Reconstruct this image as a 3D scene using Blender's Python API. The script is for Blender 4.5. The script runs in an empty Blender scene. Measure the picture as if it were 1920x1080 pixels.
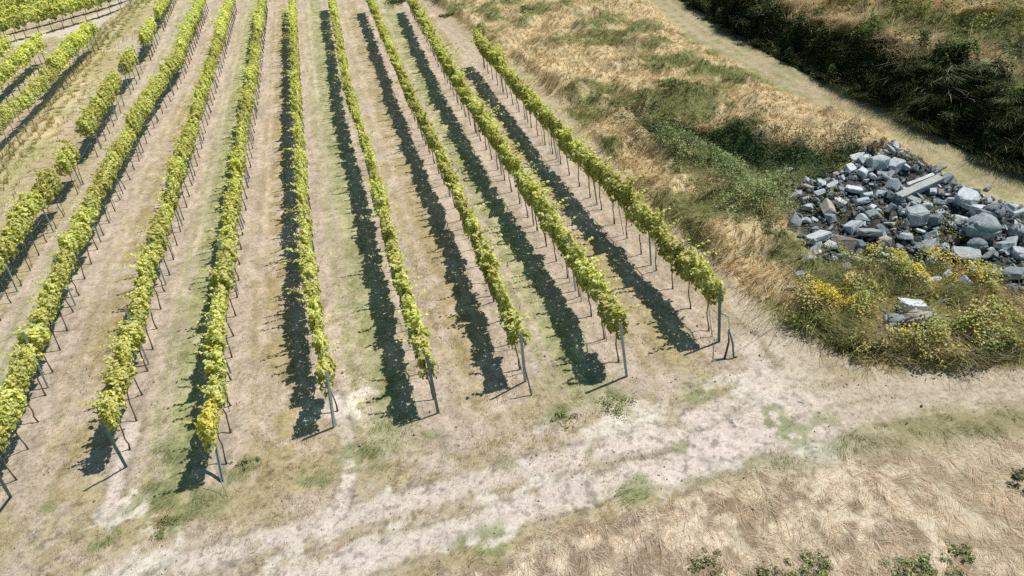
import bpy, bmesh, math, random
import numpy as np
from mathutils import Vector, Matrix, Euler
random.seed(7)
RNG = np.random.default_rng(11)
scene = bpy.context.scene
col = scene.collection

# ------------------------------------------------------------------ camera
FPX = 1400.0
CAM = np.array([0.0, 0.0, 14.16])
nad = np.array([490.0, 2960.0, FPX]); nad /= np.linalg.norm(nad)
rowd = np.array([528.0 - 960, -338.0 - 540, FPX]); rowd /= np.linalg.norm(rowd)
Zc = -nad
Yc = rowd - (rowd @ Zc) * Zc; Yc /= np.linalg.norm(Yc)
Xc = np.cross(Yc, Zc)
M = np.array([Xc, Yc, Zc])                 # camera (x right, y down, z forward) -> world
cam_d = bpy.data.cameras.new('camera'); cam = bpy.data.objects.new('camera', cam_d); col.objects.link(cam)
R = np.column_stack([M @ [1, 0, 0], M @ [0, -1, 0], M @ [0, 0, -1]])
m4 = Matrix([[*R[0], CAM[0]], [*R[1], CAM[1]], [*R[2], CAM[2]], [0, 0, 0, 1]])
cam.matrix_world = m4
cam_d.sensor_width = 36; cam_d.lens = FPX / 1920 * 36
cam_d.clip_start = 0.1; cam_d.clip_end = 3000
scene.camera = cam

# ------------------------------------------------------------------ noise
def _h(ix, iy, s):
    n = (ix.astype(np.int64) * 374761393 + iy.astype(np.int64) * 668265263 + s * 1442695041) & 0xffffffff
    n = ((n ^ (n >> 13)) * 1274126177) & 0xffffffff
    return ((n ^ (n >> 16)) & 0xffff) / 65535.0
def vnoise(x, y, s=0):
    ix = np.floor(x); iy = np.floor(y); fx = x - ix; fy = y - iy
    fx = fx * fx * (3 - 2 * fx); fy = fy * fy * (3 - 2 * fy)
    a = _h(ix, iy, s); b = _h(ix + 1, iy, s); c = _h(ix, iy + 1, s); d = _h(ix + 1, iy + 1, s)
    return (a * (1 - fx) + b * fx) * (1 - fy) + (c * (1 - fx) + d * fx) * fy
def fbm(x, y, sc, s=0, o=4):
    x = np.asarray(x, float) / sc; y = np.asarray(y, float) / sc
    v = 0; a = .5; t = 0
    for k in range(o):
        v = v + a * vnoise(x + 17.3 * k, y - 9.1 * k, s + k); t += a; a *= .5; x = x * 2.03; y = y * 2.03
    return v / t
def sst(x, a, b):
    t = np.clip((x - a) / (b - a), 0, 1); return t * t * (3 - 2 * t)
def sdf(px, py, poly):                      # >0 inside
    px = np.asarray(px, float); py = np.asarray(py, float)
    d = np.full(px.shape, 1e9); ins = np.zeros(px.shape, bool)
    n = len(poly)
    for i in range(n):
        ax, ay = poly[i]; bx, by = poly[(i + 1) % n]
        ex, ey = bx - ax, by - ay
        t = np.clip(((px - ax) * ex + (py - ay) * ey) / (ex * ex + ey * ey + 1e-12), 0, 1)
        d = np.minimum(d, np.hypot(px - ax - t * ex, py - ay - t * ey))
        c = ((ay > py) != (by > py)) & (px < (bx - ax) * (py - ay) / (by - ay + 1e-12) + ax)
        ins ^= c
    return np.where(ins, d, -d)

# ------------------------------------------------------------------ terrain
GX, GY = -0.01411, 0.15213
def plane(x, y): return GX * x + GY * y
def P0(u, v, h=0.0):                        # photo direction -> point on the sloping field (h above it)
    r = M @ np.array([u - 960.0, v - 540.0, FPX])
    t = -(CAM[2] - h - plane(CAM[0], CAM[1])) / (r[2] - GX * r[0] - GY * r[1])
    return CAM[0] + t * r[0], CAM[1] + t * r[1]
def poly(pts, h=0.0): return [P0(u, v, h) for u, v in pts]

def line_x(pts):                            # world polyline as x(y), extrapolated straight
    w = sorted([P0(*p) for p in pts], key=lambda q: q[1])
    ys = np.array([q[1] for q in w]); xs = np.array([q[0] for q in w])
    def f(y):
        y = np.asarray(y, float)
        r = np.interp(y, ys, xs)
        s0 = (xs[1] - xs[0]) / (ys[1] - ys[0]); s1 = (xs[-1] - xs[-2]) / (ys[-1] - ys[-2])
        r = np.where(y < ys[0], xs[0] + (y - ys[0]) * s0, r)
        return np.where(y > ys[-1], xs[-1] + (y - ys[-1]) * s1, r)
    return f
bank_edge = line_x([(1270, 0), (1340, 50), (1430, 100), (1520, 150), (1600, 180), (1680, 215), (1750, 260), (1830, 300), (1920, 335)])
path_left = line_x([(1215, 0), (1300, 75), (1370, 112), (1450, 160), (1540, 208), (1650, 240), (1700, 275), (1780, 335), (1860, 395), (1920, 430)])
verge = line_x([(770, -20), (860, 40), (925, 95), (1000, 145), (1060, 205), (1105, 262), (1165, 320), (1210, 375), (1270, 430), (1335, 485), (1400, 540), (1450, 580)])
HOLLOW = poly([(1180, 205), (1250, 235), (1330, 232), (1400, 262), (1520, 285), (1600, 275), (1650, 290), (1700, 320), (1600, 345), (1500, 370), (1440, 360), (1300, 300), (1210, 270)])
ROCKS = poly([(1475, 450), (1500, 360), (1570, 318), (1610, 290), (1680, 300), (1770, 350), (1850, 378), (1990, 420), (1990, 580), (1880, 560), (1830, 540), (1750, 505), (1680, 515), (1600, 515), (1540, 505)])
WEEDS = poly([(1475, 610), (1495, 550), (1560, 500), (1680, 500), (1820, 510), (1920, 560), (2050, 600), (2050, 700), (1850, 692), (1700, 698), (1610, 685), (1540, 650)])
DRY = poly([(700, 1180), (860, 1085), (1000, 1010), (1200, 940), (1400, 890), (1620, 845), (1920, 812), (2150, 790), (2300, 1300), (700, 1400)])
GREENLINE = poly([(1640, 797), (1700, 781), (1920, 770), (2150, 758), (2150, 778), (1920, 812), (1760, 816), (1690, 812)])
GREENBAND = poly([(1620, 800), (1700, 780), (1920, 768), (2150, 760), (2150, 800), (1920, 830), (1700, 850), (1500, 880), (1350, 900), (1250, 920), (1400, 870), (1550, 830)])
TRACK = poly([(1370, 600), (1500, 590), (1560, 690), (1700, 715), (2150, 690), (2150, 765), (1700, 780), (1560, 830), (1300, 880), (1000, 960), (700, 1080), (500, 1200), (-300, 1300), (-300, 1080), (300, 1010), (600, 930), (900, 860), (1050, 790), (1200, 790), (1330, 740), (1400, 680)])
PALE = [(P0(u, v), r) for u, v, r in [(1500, 780, 1.6), (1400, 830, 1.3), (1330, 850, 1.3), (1250, 880, .9), (1480, 640, 1.1), (1430, 700, 1.0), (1150, 800, 1.3), (1040, 800, .6), (960, 950, .8), (870, 985, .8), (1060, 915, .7), (1120, 925, .6), (700, 1030, .8), (760, 1020, .6), (300, 1050, 1.1), (640, 970, .6), (600, 1020, .6), (1800, 735, 1.2), (1650, 725, 1.0), (1560, 820, .9), (1700, 750, .9), (640, 760, .8), (1540, 760, .8), (215, 960, .5), (1590, 700, .7)]]
GRASSL = poly([(300, -30), (290, 10), (255, 50), (215, 100), (175, 160), (130, 230), (80, 300), (40, 350), (0, 400), (-60, 470), (-160, 460), (-60, 370), (0, 290), (60, 230), (110, 170), (160, 100), (185, 60), (240, 10), (260, -30)])
TRACKL = poly([(-120, 110), (0, 78), (60, 62), (120, 50), (180, 25), (230, -5), (270, -40), (300, -40), (250, 20), (190, 55), (160, 75), (130, 110), (110, 120), (130, 72), (90, 72), (0, 92), (-120, 130)])

GZB = [(P0(u, v), r, w) for u, v, r, w in [(1000, 60, 5, .9), (1080, 130, 4, .8), (1020, 120, 2, .8), (1200, 60, 4, -.5), (1230, 130, 2.5, -.8), (1150, 150, 2.5, .5), (1300, 130, 3, .6), (1370, 190, 2, -.3),
 (1260, 180, 2.2, -1), (1190, 215, 1.5, .3), (1170, 250, 1.4, 1), (1220, 300, 1.3, .9), (1140, 220, 1.4, .6), (1300, 215, 1.8, -.8), (1430, 200, 2, .9), (1520, 225, 2, 1), (1600, 255, 1.6, 1), (1560, 240, 1.8, 1), (1350, 170, 1.5, .5),
 (1290, 300, 1.5, -1), (1350, 320, 1.8, -1), (1400, 370, 1.6, -1), (1430, 420, 1.3, -.9), (1330, 370, 1.3, -.5), (1270, 370, 1, .5), (1350, 440, 1.0, .7), (1400, 480, .9, .9), (1440, 520, .8, .9), (1690, 270, 1.4, .9), (1740, 310, 1.0, .7), (1850, 380, 1, .6)]]
def gzone(x, y):
    g = fbm(x, y, 1.7, 31) * 1.15 - .06
    for (cx, cy), r, w in GZB: g = g + w * (.3 if w > 0 else .2) * np.exp(-((x - cx) ** 2 + (y - cy) ** 2) / (r * r) * 1.4)
    return g
GRB = [(P0(u, v), r) for u, v, r in [(330, 840, 1.0), (300, 930, 1.1), (370, 950, .9), (320, 985, .6), (740, 790, 1.0), (700, 850, .9), (800, 820, .6), (1150, 750, .8), (1050, 775, .8), (1310, 740, .4), (1480, 810, .7), (1100, 850, .6), (900, 1020, .8), (600, 900, .5), (450, 880, .6), (1450, 780, .4), (1280, 830, .5), (1560, 790, .6), (960, 870, .6), (1180, 920, .7), (200, 1010, .4), (80, 960, .5)]]
def height(x, y):
    x = np.asarray(x, float); y = np.asarray(y, float)
    z = plane(x, y)
    lim = sst(y, 8, 14) * (1 - sst(y, 70, 110))
    d = x - bank_edge(y) - .6 + (fbm(x, y, 2.2, 5) - .5) * .9
    z = z + lim * (sst(d, 0, 1.4) * 1.8 + sst(d, 1.5, 8) * .3 + sst(d, 5, 30) * 1.0 + (fbm(x, y, 2.0, 41, 3) - .5) * 1.6 * sst(d, .8, 2.5))
    v = x - verge(y)
    p = path_left(y) - x
    mm = lim * sst(v, 0, .8) * sst(p, 0, 1) * sst(y, 18, 21)
    z = z + mm * (.25 + (fbm(x, y, 1.9, 43, 3) - .45) * 1.5)
    hol = sdf(x, y, HOLLOW)
    z = z - .75 * sst(hol, -.2, 1.1)
    wdh = sdf(x, y, WEEDS)
    z = z + sst(wdh, -.1, .8) * .55 * fbm(x, y, 1.0, 47, 3)
    rk = sdf(x, y, ROCKS)
    z = z + .25 * sst(rk, -.3, 1.8)
    gl = sdf(x, y, GRASSL)
    z = z + .5 * sst(gl, -1.5, 3)
    z = z + (fbm(x, y, 3.0, 21, 3) - .5) * .10
    return z
def at(u, v):                               # where the view through photo point (u, v) meets the terrain
    r = M @ np.array([u - 960.0, v - 540.0, FPX]); r /= np.linalg.norm(r)
    t = np.arange(8, 200, .04)
    q = CAM[None] + t[:, None] * r[None]
    b = q[:, 2] < height(q[:, 0], q[:, 1])
    i = int(np.argmax(b)) if b.any() else len(t) - 1
    return q[i], t[i]
def inview(x, y, z, mg=60):
    q = (np.stack([x, y, z], -1) - CAM) @ M
    zz = np.maximum(q[..., 2], 1e-3)
    u = 960 + FPX * q[..., 0] / zz; v = 540 + FPX * q[..., 1] / zz
    return (q[..., 2] > 1) & (u > -mg) & (u < 1920 + mg) & (v > -mg) & (v < 1080 + mg)
def proj(p):
    q = (np.array(p) - CAM) @ M
    return 960 + FPX * q[0] / q[2], 540 + FPX * q[1] / q[2]

# ------------------------------------------------------------------ vine rows (canopy centre lines, 1.35 m above ground)
rowpts = {
    0: [(306, 0), (270, 70), (232, 125), (205, 168), (165, 232), (112, 318), (58, 388), (5, 465), (-60, 560)],
    1: [(375, 0), (332, 100), (268, 192), (208, 300), (132, 440), (66, 600), (20, 720), (-20, 850)],
    2: [(430, 0), (395, 110), (335, 300), (275, 490), (235, 640), (208, 790)],
    3: [(490, 0), (468, 150), (428, 400), (403, 600), (397, 745)],
    4: [(547, 0), (555, 200), (572, 450), (590, 590), (607, 690)],
    5: [(622, 0), (652, 165), (692, 290), (742, 490), (798, 680)],
    6: [(695, 0), (764, 165), (843, 325), (906, 470), (976, 640)],
    7: [(772, 0), (850, 140), (945, 285), (1068, 460), (1160, 612)],
    8: [(898, 75), (1050, 250), (1170, 370), (1290, 490), (1345, 565)],
}
class Row:
    def __init__(s, k, pts):
        w = sorted([P0(u, v, 1.62) for u, v in pts], key=lambda q: q[1])
        s.k = k
        # smooth the digitised line: quadratic fit blended with the points
        ys = np.array([q[1] for q in w]); xs = np.array([q[0] for q in w])
        s.ys, s.xs = ys, xs
        s.y0, s.y1 = ys[0], ys[-1]
    def x(s, y):
        y = np.asarray(y, float); xs, ys = s.xs, s.ys
        r = np.interp(y, ys, xs)
        s0 = (xs[1] - xs[0]) / (ys[1] - ys[0]); s1 = (xs[-1] - xs[-2]) / (ys[-1] - ys[-2])
        r = np.where(y < ys[0], xs[0] + (y - ys[0]) * s0, r)
        return np.where(y > ys[-1], xs[-1] + (y - ys[-1]) * s1, r)
rows = {k: Row(k, p) for k, p in rowpts.items()}
end_base = {1: (20, 932), 2: (237, 876), 3: (418, 905), 4: (627, 801), 5: (822, 776), 6: (985, 716), 7: (1175, 706), 8: (1348, 641)}
for k, b in end_base.items():
    r = rows[k]; bx, by = P0(*b)
    if by < r.ys[0] - .3:
        r.xs = np.insert(r.xs, 0, bx); r.ys = np.insert(r.ys, 0, by)
    else:
        r.xs[0] = bx; r.ys[0] = by
    r.y0 = r.ys[0]
end_top = {1: (-8, 885), 2: (190, 790), 3: (390, 765), 4: (612, 695), 5: (800, 668), 6: (976, 622), 7: (1163, 605), 8: (1350, 540)}
def rowfrac(x, y):
    X = np.stack([rows[k].x(y) for k in range(9)], 0)
    f = np.full(np.shape(x), -1.0)
    for k in range(8):
        w = X[k + 1] - X[k]
        t = (x - X[k]) / np.where(np.abs(w) < .3, .3, w)
        m = (x >= X[k]) & (x < X[k + 1]); f = np.where(m, k + t, f)
    f = np.where(x >= X[8], 8 + (x - X[8]) / 2.8, f)
    return f, X

BZ = [(at(u, v)[0][:2], r, w) for u, v, r, w in [(1480, 30, 2.0, 1), (1530, 55, 1.5, 1), (1600, 45, 1.8, .8), (1690, 95, 1.5, 1), (1760, 90, 1.5, .8), (1650, 70, 1, .8), (1720, 175, .8, 1), (1800, 225, .8, 1), (1900, 275, 1, 1), (1880, 130, 1.0, .7), (1420, 5, 1.5, -.8),
  (1380, 25, 2, -1), (1560, 95, 1.5, -1), (1850, 60, 2.5, -1), (1650, 20, 2.5, -.6), (1900, 90, 1.5, -.6), (1740, 30, 2, -1), (1800, 150, 1.5, -1), (1900, 200, 2, -1)]]
def bzone(x, y):
    g = fbm(x, y, 2.0, 131) * .8 + .09
    for (cx, cy), r, w in BZ: g = g + w * .16 * np.exp(-((x - cx) ** 2 + (y - cy) ** 2) / (r * r) * 1.2)
    return g
C = lambda *a: np.array(a, float)
SOIL = C(.56, .455, .385); STRAW = C(.46, .38, .235); GREEN = C(.27, .30, .14); DUST = C(.76, .69, .62)
OLIVE = C(.25, .235, .10); DEEP = C(.055, .085, .035); PINK = C(.47, .36, .30); GOLD = C(.52, .39, .19)
C2 = lambda col_, x: np.broadcast_to(np.array(col_, float), x.shape + (3,))
def mixc(c, d, t): return c * (1 - t[..., None]) + d * t[..., None]
RUTS = [[P0(u, v) for u, v in L] for L in [
    [(2000, 730), (1800, 735), (1680, 752), (1560, 792), (1400, 835), (1220, 885), (1050, 935), (860, 995), (640, 1060), (450, 1120)],
    [(2000, 700), (1800, 706), (1640, 722), (1520, 752), (1380, 792), (1200, 832), (1020, 872), (820, 925), (600, 985), (350, 1060)],
    [(1380, 560), (1450, 610), (1498, 660), (1500, 710), (1440, 770), (1340, 830)],
    [(1400, 640), (1430, 690), (1400, 740), (1300, 790)],
    [(1690, 800), (1800, 790), (2000, 784)], [(630, 745), (645, 800), (655, 870), (640, 960)], [(250, 800), (225, 880), (205, 960)]]]
def dline(x, y, L):
    d = np.full(np.shape(x), 1e9)
    for (ax, ay), (bx, by) in zip(L[:-1], L[1:]):
        ex, ey = bx - ax, by - ay; t = np.clip(((x - ax) * ex + (y - ay) * ey) / (ex * ex + ey * ey), 0, 1)
        d = np.minimum(d, np.hypot(x - ax - t * ex, y - ay - t * ey))
    return d
def fields(x, y):
    n1 = fbm(x, y, 4, 1); n2 = fbm(x, y, 1.1, 2); n3 = fbm(x, y, .35, 3, 3)
    f, X = rowfrac(x, y)
    ends = np.interp(np.clip(f, 0, 8), list(range(9)), [14] + [rows[k].y0 for k in range(1, 9)])
    inv = sst(y - ends + (n2 - .5) * 3, -2.0, .3) * (f >= -.5) * (f < 8.4)
    fr = f - np.floor(f)
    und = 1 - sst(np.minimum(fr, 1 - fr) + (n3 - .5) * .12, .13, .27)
    green_lane = ((np.floor(f) % 2) == 0) & (f < 8)
    c = mixc(np.broadcast_to(STRAW, x.shape + (3,)), SOIL, sst(n2 * .6 + n1 * .4, .38, .62))
    g = sst(n1 * .5 + n3 * .5, .5, .75)
    c = mixc(c, GREEN * 1.25, g * .4)
    # lanes
    lane = np.where(green_lane[..., None], mixc(np.broadcast_to(C(.35, .355, .18), x.shape + (3,)), C(.50, .46, .30), sst(n3 * .6 + n2 * .4, .35, .65)),
                    mixc(np.broadcast_to(C(.42, .33, .19), x.shape + (3,)), SOIL, sst(n2 * .6 + n3 * .4, .4, .68)))
    tyre = np.exp(-((fr - .31) / .055) ** 2) + np.exp(-((fr - .70) / .055) ** 2)
    lane = mixc(lane, SOIL * 1.05, np.clip(tyre, 0, 1) * (.55 + .4 * n2))
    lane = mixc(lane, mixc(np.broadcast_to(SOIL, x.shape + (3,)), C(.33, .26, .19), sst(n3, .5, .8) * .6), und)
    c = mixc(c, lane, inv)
    # track
    tr = sst(sdf(x, y, TRACK) + (n2 - .5) * 2.2, -.6, .7)
    c = mixc(c, mixc(np.broadcast_to(STRAW * .95, x.shape + (3,)), SOIL, sst(n3 * .5 + n2 * .5, .34, .52)), tr * .85)
    pl = np.zeros_like(x)
    for (cx, cy), r in PALE:
        d = np.hypot((x - cx) * .8, (y - cy) * 1.5) + (n2 - .5) * 2.2 + (n3 - .5) * 1.8
        pl = np.maximum(pl, 1 - sst(d, r * .45, r * 1.05))
    c = mixc(c, DUST, pl * .85)
    stk = fbm(x * 3.2, y * .55, .8, 501, 4)
    c = c * (1 + (stk - .5) * .55 * inv)[..., None]
    rut = np.zeros_like(x)
    for li, L in enumerate(RUTS):
        dd = dline(x, y, L) + (n3 - .5) * .22; wd_ = (.42, .38, .60, .35, .2, .22, .25)[li]
        rm = np.exp(-np.abs(dd / wd_) ** 3) * sst(n2, .05, .38); rut = np.maximum(rut, rm); c = mixc(c, C(.71, .60, .56), rm * .92)
        c = c * (1 - .28 * np.exp(-((dd - wd_ * 1.15) / .07) ** 2) * sst(n3, .25, .55))[..., None]
    tf = fbm(x, y, .30, 521, 4); tf2 = fbm(x + y * .4, y, .75, 531, 4)
    tuft = sst(tf * .55 + tf2 * .45, .47, .60)
    gmix = np.clip(np.where(green_lane, .55, .15) * inv * (1 - und), 0, 1)
    tcol = mixc(mixc(C2((.40, .32, .19), x), C2((.52, .43, .27), x), sst(n3, .4, .6)), C2((.30, .32, .15), x), gmix)
    c = mixc(c, tcol, tuft * (.6 - .5 * pl) * (1 - .65 * und * inv) * (1 - .5 * np.clip(tyre, 0, 1) * inv) * (1 - .8 * rut))
    c = c * (1 - .12 * sst(tf, .60, .70) * (1 - sst(tf, .70, .80)))[..., None]  # dark specks painted on as the small shadows of tufts
    cl = fbm(x, y, .16, 511, 3); c = c * (1 - .38 * sst(cl, .60, .74) * (1 - .6 * inv))[..., None]
    gr = np.zeros_like(x)
    for (cx, cy), r in GRB:
        d = np.hypot(x - cx, (y - cy) * 1.3) + (n2 - .5) * 1.2 + (n3 - .5) * .8
        gr = np.maximum(gr, 1 - sst(d, r * .3, r * 1.1))
    gr = gr * sst(tf * .5 + n3 * .5 + gr * .12, .48, .58)
    c = mixc(c, C(.27, .29, .14), gr * .75)
    gb = sst(sdf(x, y, GREENBAND) + (n2 - .5) * 1.0, -.2, .4)
    c = mixc(c, C(.27, .275, .16), gb * .8)
    gln = sst(sdf(x, y, GREENLINE) + (n3 - .5) * .3, -.05, .12)
    c = mixc(c, C(.17, .19, .07), gln)
    dry = sst(sdf(x, y, DRY) + (n2 - .5) * 1.0, -.3, .5)
    c = mixc(c, mixc(np.broadcast_to(C(.30, .22, .15), x.shape + (3,)), C(.72, .61, .49), sst(n3, .36, .58)), dry)
    # right-hand side
    v = x - verge(y); p = path_left(y) - x
    mound = sst(v + (n2 - .5) * .8, -.1, .3) * sst(y, 17.5, 18.5) * (sdf(x, y, TRACK) < .3)
    side = sst(v, -3.0, -.2) * (1 - mound) * (f > 7.9)
    c = mixc(c, C(.44, .36, .24), side * .6)
    gz = sst(gzone(x, y) * .8 + n3 * .2, .42, .60)
    mc = mixc(np.broadcast_to(C(.24, .25, .11), x.shape + (3,)), C(.64, .52, .33), gz)
    c = mixc(c, mc, mound)
    pth = sst(-p, -.4, .5) * (y > 12)
    c = mixc(c, mixc(np.broadcast_to(C(.42, .34, .22), x.shape + (3,)), C(.33, .31, .17), sst(n2, .45, .7)), pth * sst(y, 20, 22))
    qp = -p / np.maximum(bank_edge(y) - path_left(y), .5)
    whl = np.exp(-((qp - .30 + (n2 - .5) * .1) / .09) ** 2) + np.exp(-((qp - .66 + (n2 - .5) * .1) / .09) ** 2)
    c = mixc(c, C(.52, .43, .33), np.clip(whl, 0, 1) * pth * .6)
    c = mixc(c, C(.27, .26, .12), sst(tf, .48, .62) * pth * (1 - .6 * np.clip(whl, 0, 1)) * .7)
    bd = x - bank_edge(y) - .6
    c = mixc(c, mixc(np.broadcast_to(C(.05, .06, .03), x.shape + (3,)), C(.20, .19, .08), sst(bd, 1.5, 3)), sst(bd, -.4, 0) * sst(y, 18, 20))  # shade of the bank face painted into the ground, fading towards the top
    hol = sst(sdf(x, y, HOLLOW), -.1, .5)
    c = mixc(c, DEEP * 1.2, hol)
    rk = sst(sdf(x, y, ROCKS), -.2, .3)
    c = mixc(c, C(.07, .07, .065), rk)  # ground painted near black for the shaded gaps between rocks
    wd = sst(sdf(x, y, WEEDS), -.1, .3)
    c = mixc(c, C(.22, .20, .08), wd)
    gl = sst(sdf(x, y, GRASSL) + (n2 - .5), -.3, .8)
    c = mixc(c, mixc(np.broadcast_to(C(.40, .38, .19), x.shape + (3,)), C(.62, .52, .32), sst(n1 * .6 + n2 * .4, .4, .6)), gl)
    tl = sst(sdf(x, y, TRACKL) + (n2 - .5) * 2, -.5, 1.0)
    c = mixc(c, C(.62, .53, .45), tl)
    return dict(c=c, inv=inv, und=und, f=f, fr=fr, gl=gl, tl=tl, green=green_lane, dry=dry, mound=mound, pth=pth, bd=bd, hol=hol, rk=rk, wd=wd, pl=pl, tr=tr, gb=gb, gz=gz, gr=gr, rut=rut, gln=gln, n1=n1, n2=n2, n3=n3, side=side, p=p, v=v)

# ------------------------------------------------------------------ materials
def new_mat(name):
    m = bpy.data.materials.new(name); m.use_nodes = True
    nt = m.node_tree; b = nt.nodes['Principled BSDF']; return m, nt, b
def N(nt, t, **kw):
    n = nt.nodes.new(t)
    for k, v in kw.items(): setattr(n, k, v)
    return n
def math_n(nt, op, a, b=None):
    n = N(nt, 'ShaderNodeMath', operation=op)
    for i, q in enumerate((a, b)):
        if q is None: continue
        if isinstance(q, (int, float)): n.inputs[i].default_value = q
        else: nt.links.new(q, n.inputs[i])
    return n.outputs[0]
def ramp(nt, src, stops):
    r = N(nt, 'ShaderNodeValToRGB'); e = r.color_ramp.elements
    while len(e) < len(stops): e.new(.5)
    for i, (p, c) in enumerate(stops): e[i].position = p; e[i].color = (*c, 1) if len(c) == 3 else c
    nt.links.new(src, r.inputs[0]); return r.outputs[0]
def mulcol(nt, a, b, fac=1.0):
    n = N(nt, 'ShaderNodeMix', data_type='RGBA', blend_type='MULTIPLY'); n.inputs[0].default_value = fac
    for s, q in ((6, a), (7, b)):
        if isinstance(q, tuple): n.inputs[s].default_value = q
        else: nt.links.new(q, n.inputs[s])
    return n.outputs[2]
def obj_noise(nt, scale, detail=4, rough=.6, coord='Object'):
    tc = N(nt, 'ShaderNodeTexCoord'); n = N(nt, 'ShaderNodeTexNoise')
    n.inputs['Scale'].default_value = scale; n.inputs['Detail'].default_value = detail; n.inputs['Roughness'].default_value = rough
    nt.links.new(tc.outputs[coord], n.inputs['Vector']); return n.outputs[0]

def ground_mat():
    m, nt, b = new_mat('ground_soil_and_mown_grass')
    at_ = N(nt, 'ShaderNodeAttribute', attribute_name='Col')
    n1 = obj_noise(nt, 9, 6, .7); n2 = obj_noise(nt, 45, 5, .75); n3 = obj_noise(nt, 2.2, 5, .6)
    c = mulcol(nt, at_.outputs['Color'], ramp(nt, n1, [(.30, (.55, .52, .46)), (.46, (.95, .95, .93)), (.7, (1.18, 1.17, 1.15))]))
    c = mulcol(nt, c, ramp(nt, n2, [(.3, (.68, .65, .60)), (.48, (.98, .98, .97)), (.7, (1.12, 1.12, 1.1))]))
    c = mulcol(nt, c, ramp(nt, n3, [(.3, (.86, .86, .84)), (.6, (1.05, 1.04, 1.03))]))
    nt.links.new(c, b.inputs['Base Color']); b.inputs['Roughness'].default_value = .95
    b.inputs['Specular IOR Level'].default_value = .1
    bp = N(nt, 'ShaderNodeBump'); bp.inputs['Strength'].default_value = .8; bp.inputs['Distance'].default_value = .035
    nt.links.new(math_n(nt, 'ADD', n1, n2), bp.inputs['Height']); nt.links.new(bp.outputs[0], b.inputs['Normal'])
    return m
def leaf_mat(name, trans=.35, rnd=.12, gloss=.45, tint=(1, 1, 1), tr_tint=(1.25, 1.3, .5)):
    m, nt, b = new_mat(name)
    at_ = N(nt, 'ShaderNodeAttribute', attribute_name='Col')
    oi = N(nt, 'ShaderNodeObjectInfo')
    hs = N(nt, 'ShaderNodeHueSaturation')
    nt.links.new(math_n(nt, 'ADD', math_n(nt, 'MULTIPLY', oi.outputs['Random'], rnd * .16), .5 - rnd * .06), hs.inputs['Hue'])
    nt.links.new(math_n(nt, 'ADD', math_n(nt, 'MULTIPLY', oi.outputs['Random'], rnd * 2), 1 - rnd), hs.inputs['Value'])
    nt.links.new(mulcol(nt, at_.outputs['Color'], (*tint, 1)), hs.inputs['Color'])
    nt.links.new(hs.outputs[0], b.inputs['Base Color']); b.inputs['Roughness'].default_value = gloss
    b.inputs['Specular IOR Level'].default_value = .3
    tr = N(nt, 'ShaderNodeBsdfTranslucent'); nt.links.new(mulcol(nt, hs.outputs[0], (*tr_tint, 1)), tr.inputs[0])
    mx = N(nt, 'ShaderNodeMixShader'); mx.inputs[0].default_value = trans
    nt.links.new(b.outputs[0], mx.inputs[1]); nt.links.new(tr.outputs[0], mx.inputs[2])
    nt.links.new(mx.outputs[0], nt.nodes['Material Output'].inputs[0]); return m
def plain(name, c, c2=None, rough=.7, scale=12, metal=0.0, bump=.0):
    m, nt, b = new_mat(name); c2 = c2 or tuple(v * .6 for v in c)
    n = obj_noise(nt, scale, 6, .65)
    nt.links.new(ramp(nt, n, [(.3, c2), (.62, c)]), b.inputs['Base Color'])
    b.inputs['Roughness'].default_value = rough; b.inputs['Metallic'].default_value = metal
    if bump:
        bp = N(nt, 'ShaderNodeBump'); bp.inputs['Strength'].default_value = .7; bp.inputs['Distance'].default_value = bump
        nt.links.new(n, bp.inputs['Height']); nt.links.new(bp.outputs[0], b.inputs['Normal'])
    return m
def rock_mat(name, c, c2, lich):
    m, nt, b = new_mat(name)
    n = obj_noise(nt, 5, 8, .7); n2 = obj_noise(nt, 22, 6, .7); oi = N(nt, 'ShaderNodeObjectInfo')
    base = ramp(nt, n, [(.3, c2), (.55, c), (.8, tuple(min(1, v * 1.2) for v in c))])
    base = mulcol(nt, base, ramp(nt, n2, [(.35, lich), (.52, (1, 1, 1)), (.75, (1.12, 1.1, 1.06))]))
    hs = N(nt, 'ShaderNodeHueSaturation'); nt.links.new(base, hs.inputs['Color'])
    nt.links.new(math_n(nt, 'ADD', math_n(nt, 'MULTIPLY', oi.outputs['Random'], .85), .5), hs.inputs['Value'])
    nt.links.new(hs.outputs[0], b.inputs['Base Color']); b.inputs['Roughness'].default_value = .85
    bp = N(nt, 'ShaderNodeBump'); bp.inputs['Strength'].default_value = .9; bp.inputs['Distance'].default_value = .03
    nt.links.new(math_n(nt, 'ADD', n, n2), bp.inputs['Height']); nt.links.new(bp.outputs[0], b.inputs['Normal'])
    return m
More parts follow.
